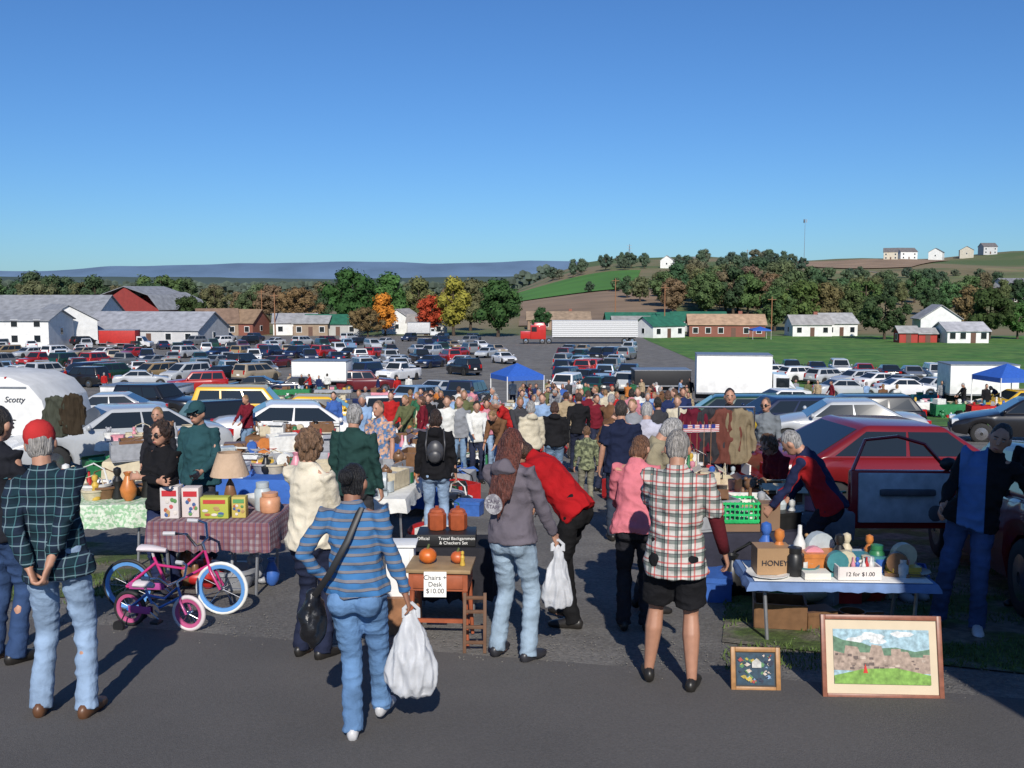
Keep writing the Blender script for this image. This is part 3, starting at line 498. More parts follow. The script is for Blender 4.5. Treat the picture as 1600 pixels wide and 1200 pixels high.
def car_proto(kd):
    Ln,W,tp,cb,ns=KP[kd]; rt=root(kd if kd not in('suv','wagon') else {'suv':'sport_utility_vehicle','wagon':'station_wagon'}[kd],(0,0,0),0,'p','car'); hw=W/2
    wx=[Ln/2-.85,-Ln/2+.95]; xs=set(x for x,_ in tp)
    for w in wx: xs|={w+q*.4 for q in (-1,-.92,-.7,-.35,0,.35,.7,.92,1)}
    xs=sorted(xs); tps=sorted(tp); m=M(); rings=[]
    def zt(x):
        for (a,p),(b2,q) in zip(tps,tps[1:]):
            if a<=x<=b2: return p+(q-p)*(x-a)/(b2-a)
    for x in xs:
        z1=zt(x); zb=.26+.12*(abs(x)/(Ln/2))**6
        for w in wx:
            if abs(x-w)<.4: zb=max(zb,.3+math.sqrt(.16-(x-w)**2))
        wd=hw*(1-.13*(abs(x)/(Ln/2))**7); h=z1-zb; z2=min(zb,z1-.06); h=z1-z2
        hf=[(wd*.95,z2),(wd,z2+h*.3),(wd,z2+h*.68),(wd*.975,z2+h*.9),(wd*.93,z2+h*.97),(wd*.87,z1),(wd*.4,z1+.03)]
        rings.append([(x,-a,b) for a,b in hf]+[(x,a,b) for a,b in hf[::-1]])
    n=14
    for r in rings: m.v+=r
    for i in range(len(rings)-1):
        for k in range(n): k2=(k+1)%n; m.f.append((i*n+k,(i+1)*n+k,(i+1)*n+k2,i*n+k2))
    m.f.append(tuple(range(n))); m.f.append(tuple(reversed(range((len(rings)-1)*n,len(rings)*n))))
    ob('body',m,paint,rt,smooth=42)
    a,b2,c,d,rz=cb; zb=zt(a)-.03; zb2=zt(d)-.03; wb=hw*.93; wr=hw*.73
    m=M(); cs=[(a,-wb,zb),(a,wb,zb),(d,wb,zb2),(d,-wb,zb2),(b2,-wr,rz-.02),(b2,wr,rz-.02),(c,wr,rz),(c,-wr,rz)]
    m.add(cs,[(0,3,2,1),(4,5,6,7),(0,1,5,4),(2,3,7,6),(1,2,6,5),(3,0,4,7)]); ob('roof',m,paint,rt,bev=.065)
    cs=[V(v) for v in cs]
    def pan(q,u0,u1,v0,v1,nm):
        f=lambda u,v:q[0].lerp(q[1],u).lerp(q[3].lerp(q[2],u),v); p=[f(u0,v0),f(u1,v0),f(u1,v1),f(u0,v1)]; nr=(p[1]-p[0]).cross(p[3]-p[0]).normalized()
        g=M(); g.add([x+nr*.009 for x in p]+[x-nr*.01 for x in p],[(0,1,2,3),(0,4,5,1),(1,5,6,2),(2,6,7,3),(3,7,4,0)]); ob(nm,g,glass,rt)
    pan([cs[0],cs[1],cs[5],cs[4]],.08,.92,.12,.87,'windscreen'); pan([cs[2],cs[3],cs[7],cs[6]],.09,.91,.2 if kd!='sedan' else .1,.86,'rear_window')
    nw=ns-1 if kd!='pickup' else 1
    for i in range(nw):
        u0=.06+.88*i/nw+.012; u1=.06+.88*(i+1)/nw-.012
        pan([cs[3],cs[0],cs[4],cs[7]],u0,u1,.14,.83,'side_window'); pan([cs[1],cs[2],cs[6],cs[5]],1-u1,1-u0,.14,.83,'side_window')
    for w in wx:
        for s_ in(-1,1):
            t=ob('wheel',WHm,rubber,rt); t.location=(w,s_*(hw-.13),.335); ob('rim',RMm,chrome,t)
    F_=Ln/2
    for s_ in(-1,1):
        g=M(); g.box((F_-.1,s_*(hw-.36),.7 if kd in('sedan','wagon','minivan') else .85),(.2,.36,.15)); ob('headlight',g,mat('lamp_glass',(.6,.62,.65),.1,var=0),rt)
        g=M(); g.box((-F_+.09,s_*(hw-.27),.83 if kd=='sedan' or kd=='wagon' else .95),(.2,.26 if kd=='sedan' else .14,.16 if kd=='sedan' else .36)); ob('taillight',g,redl,rt)
        g=M(); g.ell((cb[0]-.2,s_*(hw+.06),zt(.6)+.08),(.06,.1,.07),8); ob('side_mirror',g,paint,rt,smooth=180)
        g=M(); g.box((s_*(F_-.02),0,.435),(.12,hw*1.7,.15)); ob('bumper',g,mat('grey_trim',(.06,.06,.065),.5),rt)
    g=M(); g.box((-F_-.005,0,.72),(.03,.32,.16)); ob('licence_plate',g,paper,rt); g=M(); g.box((F_-.02,0,.6),(.08,.9,.16)); ob('grille',g,black,rt)
    if kd=='pickup': g=M(); g.box((-1.6,0,1.135),(1.9,1.5,.04)); ob('bed_cover',g,black,rt)
    return rt
CP={k:car_proto(k) for k in KP}
CC={'white':(.7,.7,.7),'silver':(.42,.44,.46),'grey':(.17,.18,.19),'black':(.012,.012,.014),'dark blue':(.012,.02,.055),'maroon':(.11,.01,.015),'red':(.34,.015,.012),'green':(.012,.045,.03),'tan':(.32,.26,.18),'light blue':(.16,.26,.4),'gold':(.28,.2,.1),'yellow':(.7,.42,.02),'dark red':(.16,.01,.012)}
CL=['white','white','silver','silver','silver','grey','grey','black','black','black','dark blue','dark blue','maroon','red','green','tan','light blue','gold']
CNAME={'suv':'sport utility vehicle','wagon':'station wagon','sedan':'sedan','minivan':'minivan','pickup':'pickup truck'}
def car(kd,loc,rz,cn,label,group=None,far=0,sk=()):
    c=CC[cn]; q=dup(CP[kd],cols={'body':c,'roof':c,'side_mirror':c},maxl=1 if far else 9,skip=('licence_plate','side_mirror','grille','bumper') if far==2 else sk); q.location=loc
    e=.5; s=(T(loc.x+math.cos(rad(rz))*e,loc.y+math.sin(rad(rz))*e)-T(loc.x,loc.y))/e; q.rotation_euler=(0,-math.atan(s),rad(rz)); 
    return tag(q,label,'pickup' if kd=='pickup' else 'car',group)
def row(n,place,pts):
    pts=sorted(pts,key=lambda p:p[0].x/p[0].y)
    for i,(p,rz,kd,cn,far) in enumerate(pts): car(kd,p,rz,cn,f'{cn} {CNAME[kd]}, {od(i)} from left {place}','cars '+place,far)
kds=['sedan','sedan','sedan','suv','suv','minivan','wagon','pickup']
for ri,(y,sp,x1) in enumerate([(92,3.1,640),(101,3.1,760),(113,3.3,790),(122,3.3,790),(136,3.6,800),(147,3.7,800),(164,4.2,790),(182,4.8,780),(205,6,760)]):
    x=-.54*y; pts=[]; an=R.choice([62,70,110,118])
    while x<(x1-800)/F*y:
        if R.random()>.1 and not(430<800+F*x/y<560 and y<105): pts.append((V((x,y+R.uniform(-.6,.6),T(x,y))),an+R.uniform(-4,4)+R.choice([0,180]),R.choice(kds),R.choice(CL),1 if y<130 else 2))
        x+=sp*R.uniform(.95,1.15)
    row(0,f'in {ORD[ri]} row of left lot',pts)
row(0,'in rows beyond the aisle end',[(P(885+k*24+R.uniform(-4,4),y+k*.8),R.choice([70,250]),R.choice(kds),R.choice(CL),1) for y in (76,86,98,112,128,146) for k in range(5) if R.random()<.85])
row(0,'in row at the lawn edge',[(P(1215+i*41,94-i*2.9),R.choice([20,200,30]),R.choice(kds[:3]+['wagon']),R.choice(['silver','white','silver','grey','white','tan','black']),1) for i in range(7)])
row(0,'in second row at lawn edge',[(P(1200+i*38,104-i*2),R.choice([80,260]),R.choice(kds[:3]+['wagon','suv']),R.choice(CL),1) for i in range(8)])
X=[('suv',130,604,160,'black','black sport utility vehicle in front of the left lot'),('sedan',222,604,20,'silver','silver sedan right of the black vehicle in front of the left lot'),('suv',308,614,200,'red','red sport utility vehicle in front of the left lot'),('sedan',395,616,185,'black','black sedan left of centre in front of the lot'),('sedan',463,616,190,'dark blue','dark blue sedan beside the white sales trailer'),('suv',572,612,10,'maroon','maroon sport utility vehicle right of the white sales trailer'),
('sedan',185,732,215,'silver','silver sedan nose to the camera beside the white camper'),('sedan',165,668,190,'silver','second silver sedan behind the one beside the camper'),('sedan',475,712,15,'white','white sedan behind the left stalls'),('wagon',600,684,100,'white','white station wagon between the left stalls and the aisle'),('sedan',345,705,-60,'black','black car left of the white sedan'),('wagon',665,640,60,'light blue','light blue car behind the aisle crowd'),('sedan',715,655,70,'black','black sedan left of the blue canopy'),('suv',735,640,75,'dark blue','dark blue vehicle left of the blue canopy'),('sedan',690,625,60,'silver','silver car behind the blue car row'),('sedan',1310,700,170,'silver','silver sedan behind the red car'),('wagon',1215,688,188,'dark blue','dark blue station wagon behind the right stalls'),('wagon',1330,680,172,'black','black station wagon behind the right stalls'),('wagon',1130,680,170,'green','dark green wagon behind the hanging coats'),('sedan',1235,650,10,'white','white car behind the box truck'),('sedan',1320,622,10,'silver','silver car on the track right of the box truck'),('sedan',1415,620,5,'white','white car parked at the lawn corner'),('sedan',1590,652,185,'yellow','yellow car at the right edge on the grass'),('sedan',1610,690,160,'black','black car at the right edge behind the red car'),('pickup',910,590,75,'red','red pickup behind the aisle end'),('pickup',945,600,80,'light blue','light blue pickup behind the aisle end'),('suv',250,655,-20,'black','black vehicle behind the low white trailer')]
for kd,px,py,rz,cn,lb in X: car(kd,at(px,py),rz,cn,lb)
car('suv',P(395,37),8,'yellow','yellow vehicle with long roof behind the white sedan'); car('sedan',P(500,36),8,'yellow','second yellow vehicle just right of the first')
# red cars: one broadside behind, one nose away with its left door open toward the stall
car('sedan',P(1410,14.6),8,'dark red','dark red sedan standing broadside behind the open grey door')
hg=P(1500,10.3); rc=car('sedan',V((hg.x+.75,hg.y-.89,T(hg.x+.75,hg.y-.89))),80,'dark red','dark red sedan at the right edge with its grey lined door open',sk=('side_mirror',))
dr=M(); dr.box((0,-.56,.5),(.09,1.12,.62)); d1=ob('door',dr,paint,rc,(.3,.012,.015),bev=.035); dr=M(); dr.box((.06,-.54,.52),(.03,1.0,.52)); ob('door_trim',dr,mat('grey_vinyl',(.5,.52,.54),.6),d1,bev=.012)
dr=M(); dr.box((.095,-.52,.58),(.06,.6,.07)); ob('armrest',dr,mat('dark_vinyl',(.1,.1,.11),.6),d1,bev=.02); dr=M(); dr.ell((.07,-.2,.36),(.02,.09,.09),12); ob('speaker',dr,mat('dark_vinyl'),d1); d1.location=(.75,.9,.24); d1.rotation_euler=(0,0,rad(-165))
dr=M(); dr.tube([(0,-.03,.8),(0,-.3,1.08),(0,-.6,1.16),(0,-.95,1.12),(0,-1.08,.8)],.02,6); ob('window_frame',dr,paint,d1,(.3,.012,.015)); dr=M(); dr.ell((.05,-.06,.88),(.06,.1,.07),8); ob('mirror',dr,black,d1,smooth=180)
for t in CP.values():
    for c in KIDS[t.name]:
        for g_ in KIDS.get(c.name,[]): bpy.data.objects.remove(g_)
        bpy.data.objects.remove(c)
    bpy.data.objects.remove(t)
# trucks etc
def wheels(rt,pts,r=1):
    for x,y in pts: t=ob('wheel',WHm,rubber,rt); t.location=(x,y,.335*r); t.scale=(r,1.2,r); ob('rim',RMm,chrome,t)
def truck(px,z,rz,L_,h,bc,cabc,label,name='box_truck'):
    rt=root(name,P(px,z),rad(rz),label,'truck'); m=M(); m.box((0,0,.95+h/2),(L_,2.4,h)); ob('cargo_box',m,flat,rt,bc,bev=.04); m=M(); m.box((0,0,.75),(L_,1.2,.3)); ob('chassis',m,black,rt)
    m=M(); m.box((0,0,.98),(L_+.02,2.44,.1)); ob('side_rail',m,steel,rt); m=M(); m.box((0,0,.95+h),(L_+.03,2.45,.07)); ob('roof_rail',m,steel,rt)
    wheels(rt,[(-L_*.25,-1),(-L_*.25,1)],1.25)
    if cabc:
        x=L_/2; m=M(); m.add([(x+.1,-1,.5),(x+2.3,-1,.5),(x+2.3,-1,1.15),(x+1.4,-1,1.3),(x+.9,-.9,2.1),(x+.1,-.9,2.15)]+[(x+.1,1,.5),(x+2.3,1,.5),(x+2.3,1,1.15),(x+1.4,1,1.3),(x+.9,.9,2.1),(x+.1,.9,2.15)],[(0,1,2,3,4,5),(11,10,9,8,7,6)]+[(i,i+6,(i+1)%6+6,(i+1)%6) for i in range(6)]); ob('cab',m,paint,rt,cabc)
        for s_ in(-1,1): m=M(); m.box((x+.65,s_*.965,1.65),(.75,.04,.55)); ob('side_window',m,glass,rt)
        m=M(); m.add([(x+1.38,-.85,1.36),(x+1.38,.85,1.36),(x+.95,.8,2.04),(x+.95,-.8,2.04)],[(0,1,2,3)]); ob('windscreen',m,glass,rt); wheels(rt,[(x+1.5,-.95),(x+1.5,.95)],1.15)
    return rt
truck(1146,60,-8,4.4,2.3,(.78,.78,.76),(.6,.62,.63),'white box truck facing right behind the stalls')
truck(1530,58,-6,3.8,1.75,(.78,.78,.76),None,'white enclosed trailer on the grass at the right','trailer')
truck(1033,75,0,4.2,1.2,(.012,.012,.014),None,'black enclosed cargo trailer behind the aisle','trailer')
truck(503,80,-4,4.4,1.6,(.78,.78,.74),None,'white open sided sales trailer in front of the lot','trailer')
truck(228,58,-6,4.6,.5,(.7,.7,.7),None,'low white utility trailer behind the silver sedans','trailer')
truck(187,165,0,6,2.2,(.42,.02,.015),(.6,.6,.6),'red box truck by the white barns')
truck(655,225,0,5,2.4,(.5,.5,.5),(.6,.6,.6),'grey box truck in front of the cottages')
rt=root('semi_truck',P(915,190),0,'red semi tractor with silver livestock trailer on the road','truck'); rt.scale=(1.12,1.12,1.12); m=M(); m.box((1.5,0,2.6),(14.5,2.5,2.8)); ob('trailer_body',m,mat('slatted_aluminium',(.6,.6,.6),.5,.3,layers=[(2,.35,0,.3,(.25,.25,.25),.8)]),rt); m=M(); m.box((1.5,0,1.1),(14,1,.25)); ob('chassis',m,black,rt)
m=M(); m.box((-8.1,0,2),(2.6,2.4,2.4)); m.box((-10.2,0,1.5),(1.8,1.8,1.3)); m.box((-7.9,0,3.3),(2,2.2,.6),0,.85); ob('tractor_cab',m,paint,rt,(.45,.02,.015),bev=.08); m=M(); m.box((-8.8,-1.21,2.5),(.9,.05,.8)); ob('side_window',m,glass,rt)
wheels(rt,[(-10.2,-1),(-7.4,-1),(-6.3,-1),(6.5,-1.1),(7.8,-1.1),(-10.2,1),(7.8,1.1)],1.5)
# camper
rt=root('camper_trailer',P(-12,22),rad(-4),'white rounded camper trailer at the left edge','camper'); rt.scale=(.92,.92,.92); pr=[(-2.4,.45),(1.75,.45),(1.9,.7),(1.88,1.3),(1.75,1.8),(1.45,2.15),(1.0,2.33),(.2,2.4),(-1.6,2.4),(-2.2,2.1),(-2.4,1.5)]
m=M(); n=len(pr); m.add([(x,-1.05,z) for x,z in pr]+[(x,1.05,z) for x,z in pr],[tuple(range(n)),tuple(reversed(range(n,2*n)))]+[(i,i+n,(i+1)%n+n,(i+1)%n) for i in range(n)]); ob('shell',m,flat,rt,(.66,.66,.64),bev=.03)
m=M(); m.box((-.6,-1.065,1.5),(1.2,.03,.6)); w_=ob('window',m,steel,rt); m=M(); m.box((-.6,-1.085,1.5),(1.1,.02,.5)); ob('pane',m,glass,w_); m=M(); m.box((-.2,-1.06,.95),(3.9,.02,.05)); ob('trim_strip',m,steel,rt); m=M(); m.box((-.2,-1.06,2.1),(3.2,.02,.04)); ob('trim_strip',m,steel,rt); t_=text('Scotty',.19,(1.12,-1.07,1.82),(rad(90),0,0),ink,rt)
for v in t_.data.vertices: v.co.x+=v.co.y*.35
for q in (.5,.7,.9): m=M(); m.ell((q,-1.02,2.32),(.04,.05,.03),6); ob('marker_light',m,redl,rt)
wheels(rt,[(-.4,-.95),(-.4,.95)],1)
def canopy(px,z,w,rz,label):
    rt=root('canopy_tent',P(px,z),rad(rz),label,'canopy'); m=M(); a=w/2; b=w/2
    m.add([(-a,-b,2.1),(a,-b,2.1),(a,b,2.1),(-a,b,2.1),(0,0,2.75),(-a,-b,1.85),(a,-b,1.85),(a,b,1.85),(-a,b,1.85)],[(0,1,4),(1,2,4),(2,3,4),(3,0,4),(0,5,6,1),(1,6,7,2),(2,7,8,3),(3,8,5,0)]); ob('canopy_top',m,mat('blue_nylon',(.03,.11,.45),.6,var=.1),rt)
    for x in(-a,a):
        for y in(-b,b): m=M(); m.tube([(x*.98,y*.98,-.3),(x*.98,y*.98,2.1)],.03,6); ob('leg',m,white,rt)
canopy(808,56,2.3,25,'blue canopy tent at the far end of the aisle'); canopy(1576,52,2.4,10,'blue canopy tent at the right edge of the photo'); canopy(1187,215,4,0,'small blue canopy in front of the long brick house')
# ---------- stall goods
def lm(pr,n=12): m=M(); m.lathe(pr,n=n); return m
def pm(name,m,sm=40,bev=0,mt=ware): 
    o=ob(name,m,mt,smooth=sm,bev=bev); me=o.data; bpy.data.objects.remove(o); return me
IT={}
IT['vase']=pm('vase',lm([(.03,0),(.06,.04),(.07,.1),(.04,.17),(.025,.21),(.04,.24),(.03,.24),(.02,.2)]))
IT['bowl']=pm('bowl',lm([(.04,0),(.05,.01),(.1,.06),(.12,.09),(.11,.09),(.04,.03)])); IT['jar']=pm('jar',lm([(.045,0),(.05,.02),(.05,.12),(.035,.14),(.04,.14),(.04,.17),(.0,.175)]))
IT['bottle']=pm('bottle',lm([(.035,0),(.04,.01),(.04,.16),(.015,.22),(.014,.28),(.0,.285)])); IT['mug']=pm('mug',lm([(.035,0),(.04,.01),(.04,.1),(.035,.1),(.033,.02)]).tube([(.04,0,.08),(.07,0,.07),(.07,0,.04),(.04,0,.02)],.006,5))
IT['plate']=pm('plate',lm([(.05,0),(.13,.02),(.13,.025),(.05,.008)])); IT['pot']=pm('pot',lm([(.1,0),(.11,.01),(.11,.12),(.1,.12),(.1,.02)]).box((.18,0,.1),(.16,.025,.02)))
IT['carton']=pm('carton',M().box((0,0,.11),(.3,.22,.22)).box((0,-.13,.235),(.3,.1,.006),rx=.5).box((0,.13,.235),(.3,.1,.006),rx=-.5),0); IT['box']=pm('box',M().box((0,0,.06),(.26,.18,.12)).box((0,0,.13),(.27,.19,.03)),0)
IT['book']=pm('book',M().box((0,0,.015),(.2,.26,.03)).box((0,0,.045),(.19,.25,.028),.15),0); IT['basket']=pm('basket',lm([(.1,0),(.14,.1),(.15,.1),(.15,.12),(.12,.12),(.09,.02)],16).tube([(-.14,0,.1),(-.1,0,.24),(0,0,.28),(.1,0,.24),(.14,0,.1)],.008,6))
IT['teddy_bear']=pm('teddy',M().ell((0,0,.09),(.07,.06,.09)).ell((0,0,.21),.06).ell((-.045,0,.26),.02).ell((.045,0,.26),.02).ell((0,-.055,.2),.025).ell((-.05,-.07,.03),(.03,.06,.03)).ell((.05,-.07,.03),(.03,.06,.03)).ell((-.08,-.02,.13),(.025,.03,.06)).ell((.08,-.02,.13),(.025,.03,.06)),180)
IT['figurine']=pm('figurine',lm([(.05,0),(.055,.02),(.035,.1),(.045,.16),(.02,.2),(.035,.235),(.03,.27),(0,.285)])); IT['crate']=pm('crate',M().box((0,0,.01),(.4,.3,.02)).box((0,-.15,.12),(.4,.015,.2)).box((0,.15,.12),(.4,.015,.2)).box((-.2,0,.12),(.015,.3,.2)).box((.2,0,.12),(.015,.3,.2)),0)
IT['clock']=pm('clock',M().box((0,0,.02),(.2,.08,.04)).tube([(0,-.03,.13),(0,.03,.13)],.09,16),40); IT['cushion']=pm('cushion',M().ell((0,0,.08),(.2,.2,.08),12),180)
IC={'white':(.66,.66,.63),'blue':(.04,.12,.4),'red':(.42,.02,.02),'green':(.03,.18,.07),'yellow':(.55,.36,.06),'brown':(.17,.09,.045),'black':(.015,.015,.015),'cream':(.55,.48,.34),'grey':(.3,.31,.33),'orange':(.5,.17,.04),'pink':(.6,.25,.3),'teal':(.05,.2,.22),'clear':(.4,.45,.47)}
ICL=['white','white','cream','cream','brown','grey','clear','black','blue','red','green','yellow','orange','pink','teal']
def it(kd,loc,c,label,rz=0,s=1,group=None):
    o=bpy.data.objects.new(kd,IT[kd]); C.objects.link(o); o.location=loc; o.rotation_euler=(0,0,rz); o.scale=(s,)*3 if not isinstance(s,tuple) else s; o.color=(*(IC[c] if isinstance(c,str) else c),1); return tag(o,label,kd.replace('_',' '),group)
def lamp(loc,c,label,s=1):
    rt=root('table_lamp',loc,0,label,'lamp'); rt.scale=(s,s,s); ob('lamp_base',lm([(.07,0),(.075,.02),(.03,.05),(.05,.12),(.03,.2),(.01,.24),(.01,.3)]),ware,rt,c,smooth=50); ob('lamp_shade',lm([(.15,.27),(.09,.45),(.085,.45),(.145,.27)],20),cloth,rt,(.5,.36,.25),smooth=50)
def table(loc,rz,w,d,h,label,cc=None,cm=None,drop=.22,tm=None):
    rt=root('folding_table',loc,rz,label,'table'); m=M(); m.box((0,0,h-.02),(w,d,.035)); ob('tabletop',m,tm or white,rt,bev=.006)
    for x in(-1,1):
        for y in(-1,1): m=M(); m.tube([(x*(w/2-.15),y*(d/2-.06),0),(x*(w/2-.12),y*(d/2-.08),h-.03)],.015,6); ob('leg',m,steel,rt)
    if cc:
        m=M(); nx=28; wa=min(1,drop/.2)
        per=[(-w/2+w*i/nx,-d/2) for i in range(nx)]+[(w/2,-d/2+d*i/10) for i in range(10)]+[(w/2-w*i/nx,d/2) for i in range(nx)]+[(-w/2,d/2-d*i/10) for i in range(10)]; N=len(per)
        for j,(e,z) in enumerate([(.008,h+.004),(.02,h-.02),(.03,h-drop*.6),(.035,h-drop)]):
            for i,(x,y) in enumerate(per):
                ex=e+wa*(.022*(math.sin(i*1.3)+.5*math.sin(i*2.9+1)))*(0,0,.5,1)[j]
                m.v.append((x+(ex if x>=w/2-.001 else -ex if x<=-w/2+.001 else 0),y+(ex if y>=d/2-.001 else -ex if y<=-d/2+.001 else 0),z+(R.uniform(-.02,.02)*wa if j==3 else 0)))
        m.f=[tuple(range(N))]+[(j*N+i,(j+1)*N+i,(j+1)*N+(i+1)%N,j*N+(i+1)%N) for j in range(3) for i in range(N)]
        o=ob('tablecloth',m,cm or cloth,None,cc,smooth=40); o.location=loc; o.rotation_euler=(0,0,rz); tag(o,'cloth covering the '+label,'tablecloth')
def fill(loc,rz,w,d,h,n,desc,kinds=None):
    for i in range(n):
        u=-w/2+.1+(w-.2)*(i+.5)/n+R.uniform(-.03,.03); v=R.uniform(-d/2+.12,d/2-.12); kd=R.choice(kinds or list(IT)[:-1]); cn_=R.choice(['brown','brown','cream','white','grey']) if kd in('carton','basket','crate') else ('brown' if kd=='teddy_bear' and R.random()<.6 else R.choice(ICL))
        p=loc+Matrix.Rotation(rz,3,'Z')@V((u,v,h+.006)); it(kd,p,cn_,f'{cn_} {kd.replace("_"," ")}, {od(i)} along {desc}',rz+R.uniform(-.4,.4),R.uniform(.85,1.4))
def heap(loc,rz,w,d,n,desc):
    for k in range(n):
        q=loc+Matrix.Rotation(rz,3,'Z')@V((-w/2+w*(k+.5)/n+R.uniform(-.08,.08),R.uniform(-d/2,d/2),0)); q.z=T(q.x,q.y)+.01; kd=R.choice(['carton','crate','box','basket','teddy_bear','pot','cushion','vase','book']); c=R.choice(['brown','cream','white','blue','grey','red','black','green']); it(kd,q,c,f'{c} {kd.replace("_"," ")} on ground, {ORD[k]} beside {desc}',R.uniform(0,3),R.uniform(1.1,1.7))
def stall(p,rz,w,desc,cn_,n=30):
    loc=V((p[0],p[1],T(p[0],p[1]))); table(loc,rz,w,.75,.72,f'{cn_} covered table {desc}',IC[cn_],drop=R.uniform(.15,.6)); fill(loc,rz,w,.75,.72,n,f'the {cn_} table {desc}')
    heap(loc+Matrix.Rotation(rz,3,'Z')@V((0,-.65,0)),rz,2.2,.35,9,f'the {cn_} table {desc}')
cl_=['white','blue','green','cream','red','grey','teal','brown','pink']
for i,(x,y) in enumerate([(-1.55,12.6),(-1.5,15.4),(-1.7,18.4),(-1.6,21.5),(-1.8,25),(-1.7,29),(-1.8,33.5),(-1.8,38.5)]): stall((x,y),rad(90+R.uniform(-8,8)),2.2,f'{ORD[i]} left of the aisle',cl_[i])
for i,(x,y) in enumerate([(2.5,12.8),(2.7,15.8),(3.1,19),(3.5,22.5),(4.2,26.5),(4.9,31),(5.6,36),(6.2,42)]): stall((x,y),rad(-90+R.uniform(-8,8)),2.2,f'{ORD[i]} right of the aisle',cl_[-1-i])
for i,(x,y) in enumerate([(-3.3,13.4),(-5.6,16.5),(-3.8,18),(-5,23),(-7.6,21),(-3.6,27)]): stall((x,y),rad(R.uniform(-15,15)),2.2,f'{ORD[i]} behind the plaid table',cl_[(i*2+1)%9])
for i,(x,y) in enumerate([(.3,27),(.6,32),(.8,38),(1.4,46),(3.4,50),(-.6,46),(5.5,50)]): stall((x,y),rad(R.uniform(-15,15)),2,f'{ORD[i]} in the far aisle',cl_[(i*4)%9],12)
for i,(px,z) in enumerate([(1440,52),(1500,50),(1560,47),(1460,62)]): q=P(px,z); stall((q.x,q.y),rad(R.uniform(-10,10)),2.4,f'{ORD[i]} on the lawn',cl_[(i*2)%9],8)
for i,(px,z) in enumerate([(455,72),(520,71),(610,66),(350,70),(90,74)]): q=P(px,z); stall((q.x,q.y),0,2.6,f'{ORD[i]} before the left lot',cl_[(i*3+2)%9],8)
Lt=at(95,878); table(Lt,rad(3),2.2,.8,.72,'long folding table with green floral cloth at the left',(.3,.5,.3),mat('green_floral',(.25,.42,.25),.9,c2=(.55,.6,.5),s2=30),drop=.25)
fill(Lt+V((.3,0,0)),0,1.6,.6,.72,26,'the green floral table',['figurine','vase','bottle','jar','figurine','bowl','mug','basket'])
Pt=at(352,918); table(Pt,rad(-3),1.12,.8,.74,'table with red plaid cloth beside the bicycles',(.4,.1,.1),plaid('red_gingham',(.3,.24,.25),[(0,.06,0,.45,(.15,.045,.06),.6),(2,.06,.2,.45,(.15,.045,.06),.5),(1,.06,.2,.45,(.15,.045,.06),.5),(0,.06,.6,.1,(.05,.06,.16),.7)]),drop=.27)
heap(Pt+V((0,.1,0)),0,1,.3,6,'the legs of the red plaid table')
tz=.748
for i,(dx,dy,dz,sx,sy,sz,c,lb) in enumerate([(-.42,-.2,0,.17,.16,.3,(.6,.56,.54),'white and red carton on the plaid table front left'),(-.24,-.16,0,.16,.14,.28,(.6,.53,.51),'second white carton on the plaid table'),(.0,-.22,0,.26,.12,.2,(.4,.42,.06),'yellow green boxed set on the plaid table'),(.22,-.2,0,.13,.1,.2,(.5,.4,.1),'yellow box right on the plaid table'),(-.1,-.05,0,.12,.12,.2,(.02,.02,.02),'black box behind the yellow green set')]):
    m=M(); m.box((0,0,sz/2),(sx,sy,sz)); o=ob('box',m,flat,None,c,bev=.004); o.location=Pt+V((dx,dy,tz)); tag(o,lb,'box'); m=M(); m.box((0,-sy/2-.003,sz*.8),(sx*.8,.004,sz*.18)); ob('label_panel',m,flat,o,[(.5,.02,.03),(.5,.02,.03),(.5,.05,.04),(.1,.3,.1),(.6,.5,.1)][i])
    for q in range(9): m=M(); m.ell((R.uniform(-.34,.34)*sx,-sy/2-.002-q*.0005,sz*R.uniform(.12,.62)),(sx*.11,.002,sz*.07)); ob('picture_panel',m,flat,o,R.choice([(.1,.25,.08),(.4,.25,.1),(.5,.1,.1),(.4,.1,.05),(.6,.55,.5),(.05,.1,.25)]))
lamp(Pt+V((.04,.12,tz)),(.2,.1,.05),'tall table lamp with tan pleated shade on the plaid table',1.25)
it('jar',Pt+V((.36,.1,tz)),'clear','clear glass blender jug at the right of the plaid table',0,1.6); it('jar',Pt+V((.45,.02,tz)),(.55,.27,.15),'peach coloured pumpkin jar on the plaid table',0,(2,2,1.1)); it('bowl',Pt+V((.3,.22,tz)),'white','white bowl at the back of the plaid table',0,1.3)
